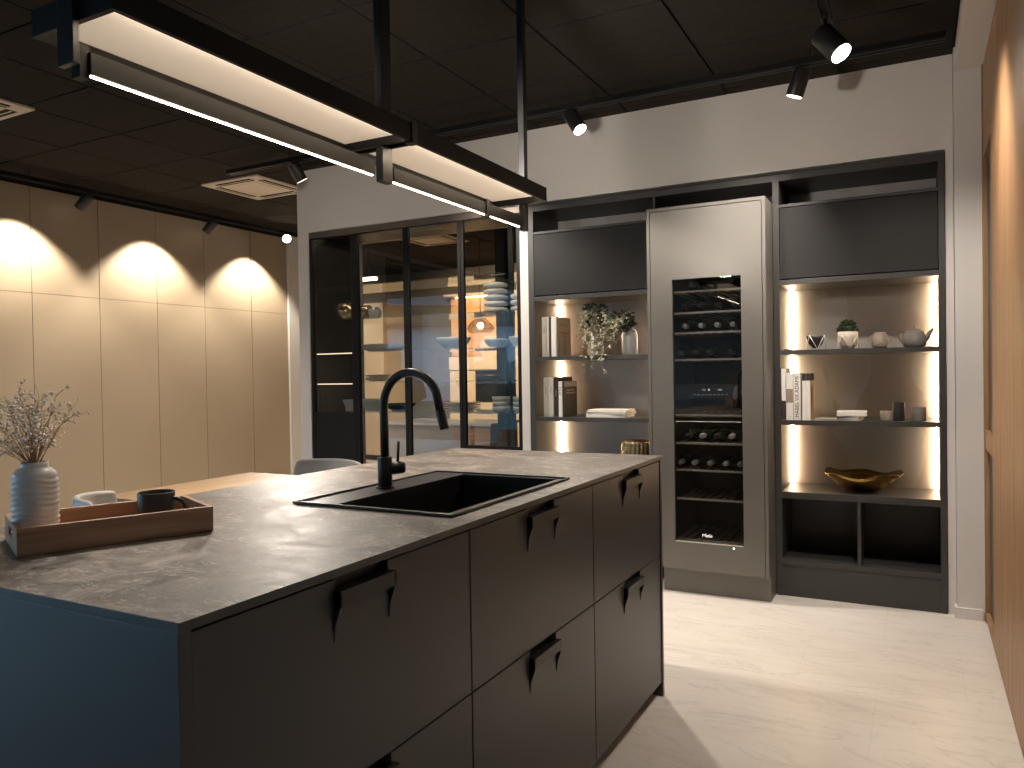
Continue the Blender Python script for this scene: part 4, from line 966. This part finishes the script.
book(-.666, -.6425, 4.430, 4.60, z, z + .283, c_white, 'tallest white book with a dark lower spine at the left of the lower right shelf', face=None)
b0 = bpy.data.objects[[o.name for o in bpy.data.objects if o.name.startswith('book')][-1]]
mb = MB(); mb.box(-.6655, -.643, 4.4288, 4.4298, z + .001, z + .105); part('spine_band', mb, c_dark, b0)
b1 = book(-.640, -.6045, 4.422, 4.60, z, z + .256, c_white, 'white book with a brown picture band on its spine, lower right shelf')
mb = MB(); mb.box(-.6395, -.605, 4.4208, 4.4218, z + .095, z + .170); part('spine_band', mb, brown, b1); text('spine_lettering', '▪', .012, b1, (-.622, 4.4215, z + .02), R_FRONT, ink)
book(-.602, -.566, 4.422, 4.60, z, z + .256, c_white, 'white book with large black serif letters on the spine, lower right shelf', [('MABEL VX ADAMS', .0275, z + .128, ink)])
b2 = book(-.558, -.538, 4.422, 4.60, z, z + .254, c_white, 'left one of the two slim white books with black tops, lower right shelf')
b3 = book(-.537, -.517, 4.422, 4.60, z, z + .254, c_white, 'right one of the two slim white books with black tops, its patterned cover showing', face=[(4.4225, 4.598, z + .215, z + .2535, ink), (4.4225, 4.598, z + .001, z + .2145, c_beige), (4.46, 4.52, z + .03, z + .19, brown)])
for b_, xa in ((b2, -.5578), (b3, -.5368)):
    mb = MB(); mb.box(xa, xa + .0196, 4.4208, 4.4218, z + .215, z + .2538); part('spine_band', mb, c_dark, b_)
flat_book(-.325, 4.53, S2, .11, .16, .023, -.12, c_lgrey, 'silvery book lying at the bottom of the small stack, lower right shelf', 'books lying on the lower right shelf')
flat_book(-.318, 4.53, S2 + .0235, .145, .17, .024, .04, c_white, 'white book lying on top of the small stack, lower right shelf', 'books lying on the lower right shelf')
mb = MB(); pr_ = [(-.50, 4.43), (-.40, 4.46), (-.385, 4.60), (-.48, 4.62)]; mb.prism(pr_, 'z', S2 + .0003, S2 + .006); thing('magazine', mb, c_grey, 'thin grey magazine lying beside the small book stack', 'magazine')
def pot(x, R, H, m, lab):
    mb = MB(); mb.lathe([(0, 0), (R * .97, 0), (R, .003), (R, H - .002), (R * .98, H), (R * .88, H), (R * .86, H - .012), (0, H - .014)], (x, yy, S2), 36); thing('cup', mb, m, lab, 'cup', 'round cups on the lower right shelf')
pot(-.148, .034, .050, M['taupe_ceramic'], 'low beige cup, leftmost of the three cups'); pot(-.093, .030, .096, M['dark_ceramic'], 'tall black cup between the beige and the grey cup'); pot(-.001, .034, .072, M['grey_ceramic'], 'grey cup, rightmost of the three cups')
# bronze bowl
mb = MB()
def wavy(r_, z, t_):
    k = max(0, (z - .03) / .09)
    return r_ * (1 + .07 * k * math.cos(3 * t_ + .4)), z + k * .012 * math.cos(2 * t_ + .3) + k * .010 * math.sin(5 * t_)
pf = [(0, 0), (.055, 0), (.085, .008), (.130, .035), (.165, .068), (.195, .098), (.193, .100), (.160, .072), (.12, .04), (.06, .016), (0, .014)]
mb.lathe(pf, (0, 0, 0), 96, wavy); bmesh.ops.transform(mb.bm, matrix=Matrix.Translation((-.277, 4.585, S0 + .002)) @ Matrix.Diagonal((1, .85, 1, 1)), verts=mb.bm.verts)
thing('decorative_bowl', mb, M['gold'], 'wavy-rimmed dark gold metal bowl on the counter of the right shelving unit', 'bowl')

# ------------------------------------------------------------------ walnut tall cabinets on the right
WX = .282
def walnut(y0, y1, lab, grip=True):
    r = empty('tall_cabinet', (.58, (y0 + y1) / 2, 0), lab, 'tall cabinet', 'walnut tall cabinets on the right')
    mb = MB(); mb.box(WX + .026, .9, y0 + .001, y1 - .001, .0, 2.68); part('carcass', mb, M['black'], r)
    gw = .42
    mb = MB(); a, b = y0 + .0015, y1 - .0015
    if grip:
        mb.box(WX, WX + .022, a, b - gw, .012, 2.675); mb.box(WX, WX + .022, b - gw, b, 2.24, 2.675); mb.box(WX, WX + .022, b - gw, b, .845, .935); mb.box(WX, WX + .022, b - gw, b, .012, .05)
    else: mb.box(WX, WX + .022, a, b, .012, 2.675)
    d_ = part('door', mb, M['walnut'], r)
    if grip:
        for z0, z1 in [(.05, .845), (.935, 2.24)]:
            mb = MB(); mb.box(WX + .003, WX + .008, b - gw + .001, b - gw + .006, z0, z1); mb.box(WX + .016, WX + .021, b - gw + .006, b - .001, z0, z1); part('grip_channel', mb, M['graphite'], d_)
for y0, y1, lab, gr in ((3.55, 4.33, 'walnut tall cabinet with a recessed grip, next to the white pier', True), (2.50, 3.55, 'wide walnut tall cabinet front cut by the right picture edge', False)):
    walnut(y0, y1, lab, gr)
mb = MB(); mb.box(WX, .9, -3.3, 2.495, 0, 2.68); struct('wall_right_front', mb, M['white_wall'])
mb = MB(); mb.box(WX - .004, WX + .02, 4.332, 4.364, 0, 2.684); struct('trim_2', mb, M['walnut'])

# ------------------------------------------------------------------ street seen mirrored in the cabinet doors
gm = tint('asphalt_and_grass', (.06, .07, .05), .9, .3, .4)
mb = MB(); mb.box(-70, 40, -80, 60, -.4, -.12); struct('ground', mb, gm)
hw = tint('white_render', (.62, .66, .72), .8, .03, 1); rf = tint('grey_roof', (.10, .10, .10), .8, .1, 1); brn = tint('brown_boarding', (.12, .075, .05), .8, .2, 2)
r = empty('street_house', (-24, -28, 0), 'gabled white house across the street, mirrored in the glass doors', 'house', rz=math.radians(-38))
mb = MB(); mb.box(-11, 11, -6, 4, -.12, 4.2); part('wall', mb, hw, r, local=True)
mb = MB(); mb.box(-11.3, 11.3, 4.0, 4.6, 3.7, 4.9); part('balcony', mb, brn, r, local=True)
mb = MB(); mb.prism([(-7, 4.7), (5.2, 4.7), (-1, 7.6)], 'x', -11.6, 11.6); part('roof', mb, rf, r, local=True)
for x in (-8, -3, 2.5, 7.5):
    mb = MB(); mb.box(x - .6, x + .6, 4.0, 4.05, 1.3, 2.6); w_ = part('window', mb, M['graphite'], r, local=True)
for k, (x, y, s) in enumerate(((-17, -22, 1.6), (-20, -17, 1.4), (-13, -26, 1.5))):
    rd = random.Random(k); mb = MB()
    for q in range(26): mb.ico((x + rd.uniform(-s, s), y + rd.uniform(-s, s), rd.uniform(0, 1.3)), rd.uniform(.4, .8), 1)
    thing('hedge_bush', mb, M['leaf_dark'], ['dark bush before the street house, mirrored in the glass', 'dark bush left of the others before the street house', 'dark bush right of the others before the street house'][k], 'bush')

# ------------------------------------------------------------------ world
w = bpy.data.worlds.new('World'); sc.world = w; w.use_nodes = True
nt = w.node_tree; bg = nt.nodes['Background']
tc = nt.nodes.new('ShaderNodeTexCoord'); sp_ = nt.nodes.new('ShaderNodeSeparateXYZ'); cr = nt.nodes.new('ShaderNodeValToRGB')
nt.links.new(tc.outputs['Generated'], sp_.inputs[0]); nt.links.new(sp_.outputs['Z'], cr.inputs[0]); nt.links.new(cr.outputs[0], bg.inputs[0])
cr.color_ramp.elements[0].color = (.45, .70, .90, 1); cr.color_ramp.elements[1].color = (.16, .38, .70, 1)
bg.inputs[1].default_value = 4.0

# ------------------------------------------------------------------ camera
f_px, yaw, pitch, roll, hcam = 769.7, .4859, .0139, -.0161, 1.2435
cy_, sy_, cp, sp2 = math.cos(yaw), math.sin(yaw), math.cos(pitch), math.sin(pitch)
fw = Vector((-sy_ * cp, cy_ * cp, -sp2)); rt = Vector((cy_, sy_, 0)); up = rt.cross(fw)
r2 = rt * math.cos(roll) + up * math.sin(roll); u2 = -rt * math.sin(roll) + up * math.cos(roll)
cam = bpy.data.cameras.new('camera'); co = bpy.data.objects.new('camera', cam); col.objects.link(co)
cam.sensor_width = 36; cam.lens = f_px / 1024 * 36; cam.clip_start = .05; cam.clip_end = 300
m4 = Matrix((r2, u2, -fw)).transposed().to_4x4(); m4.translation = (0, 0, hcam); co.matrix_world = m4
sc.camera = co
sc.view_settings.view_transform = 'Standard'; sc.view_settings.look = 'None'; sc.view_settings.gamma = 1; sc.view_settings.use_curve_mapping = False
sc.view_settings.exposure = .35
sc.cycles.use_denoising = True
sc.cycles.max_bounces = 10; sc.cycles.diffuse_bounces = 5; sc.cycles.glossy_bounces = 5; sc.cycles.transparent_max_bounces = 24
sc.cycles.sample_clamp_indirect = 6.; sc.cycles.caustics_reflective = False; sc.cycles.caustics_refractive = False
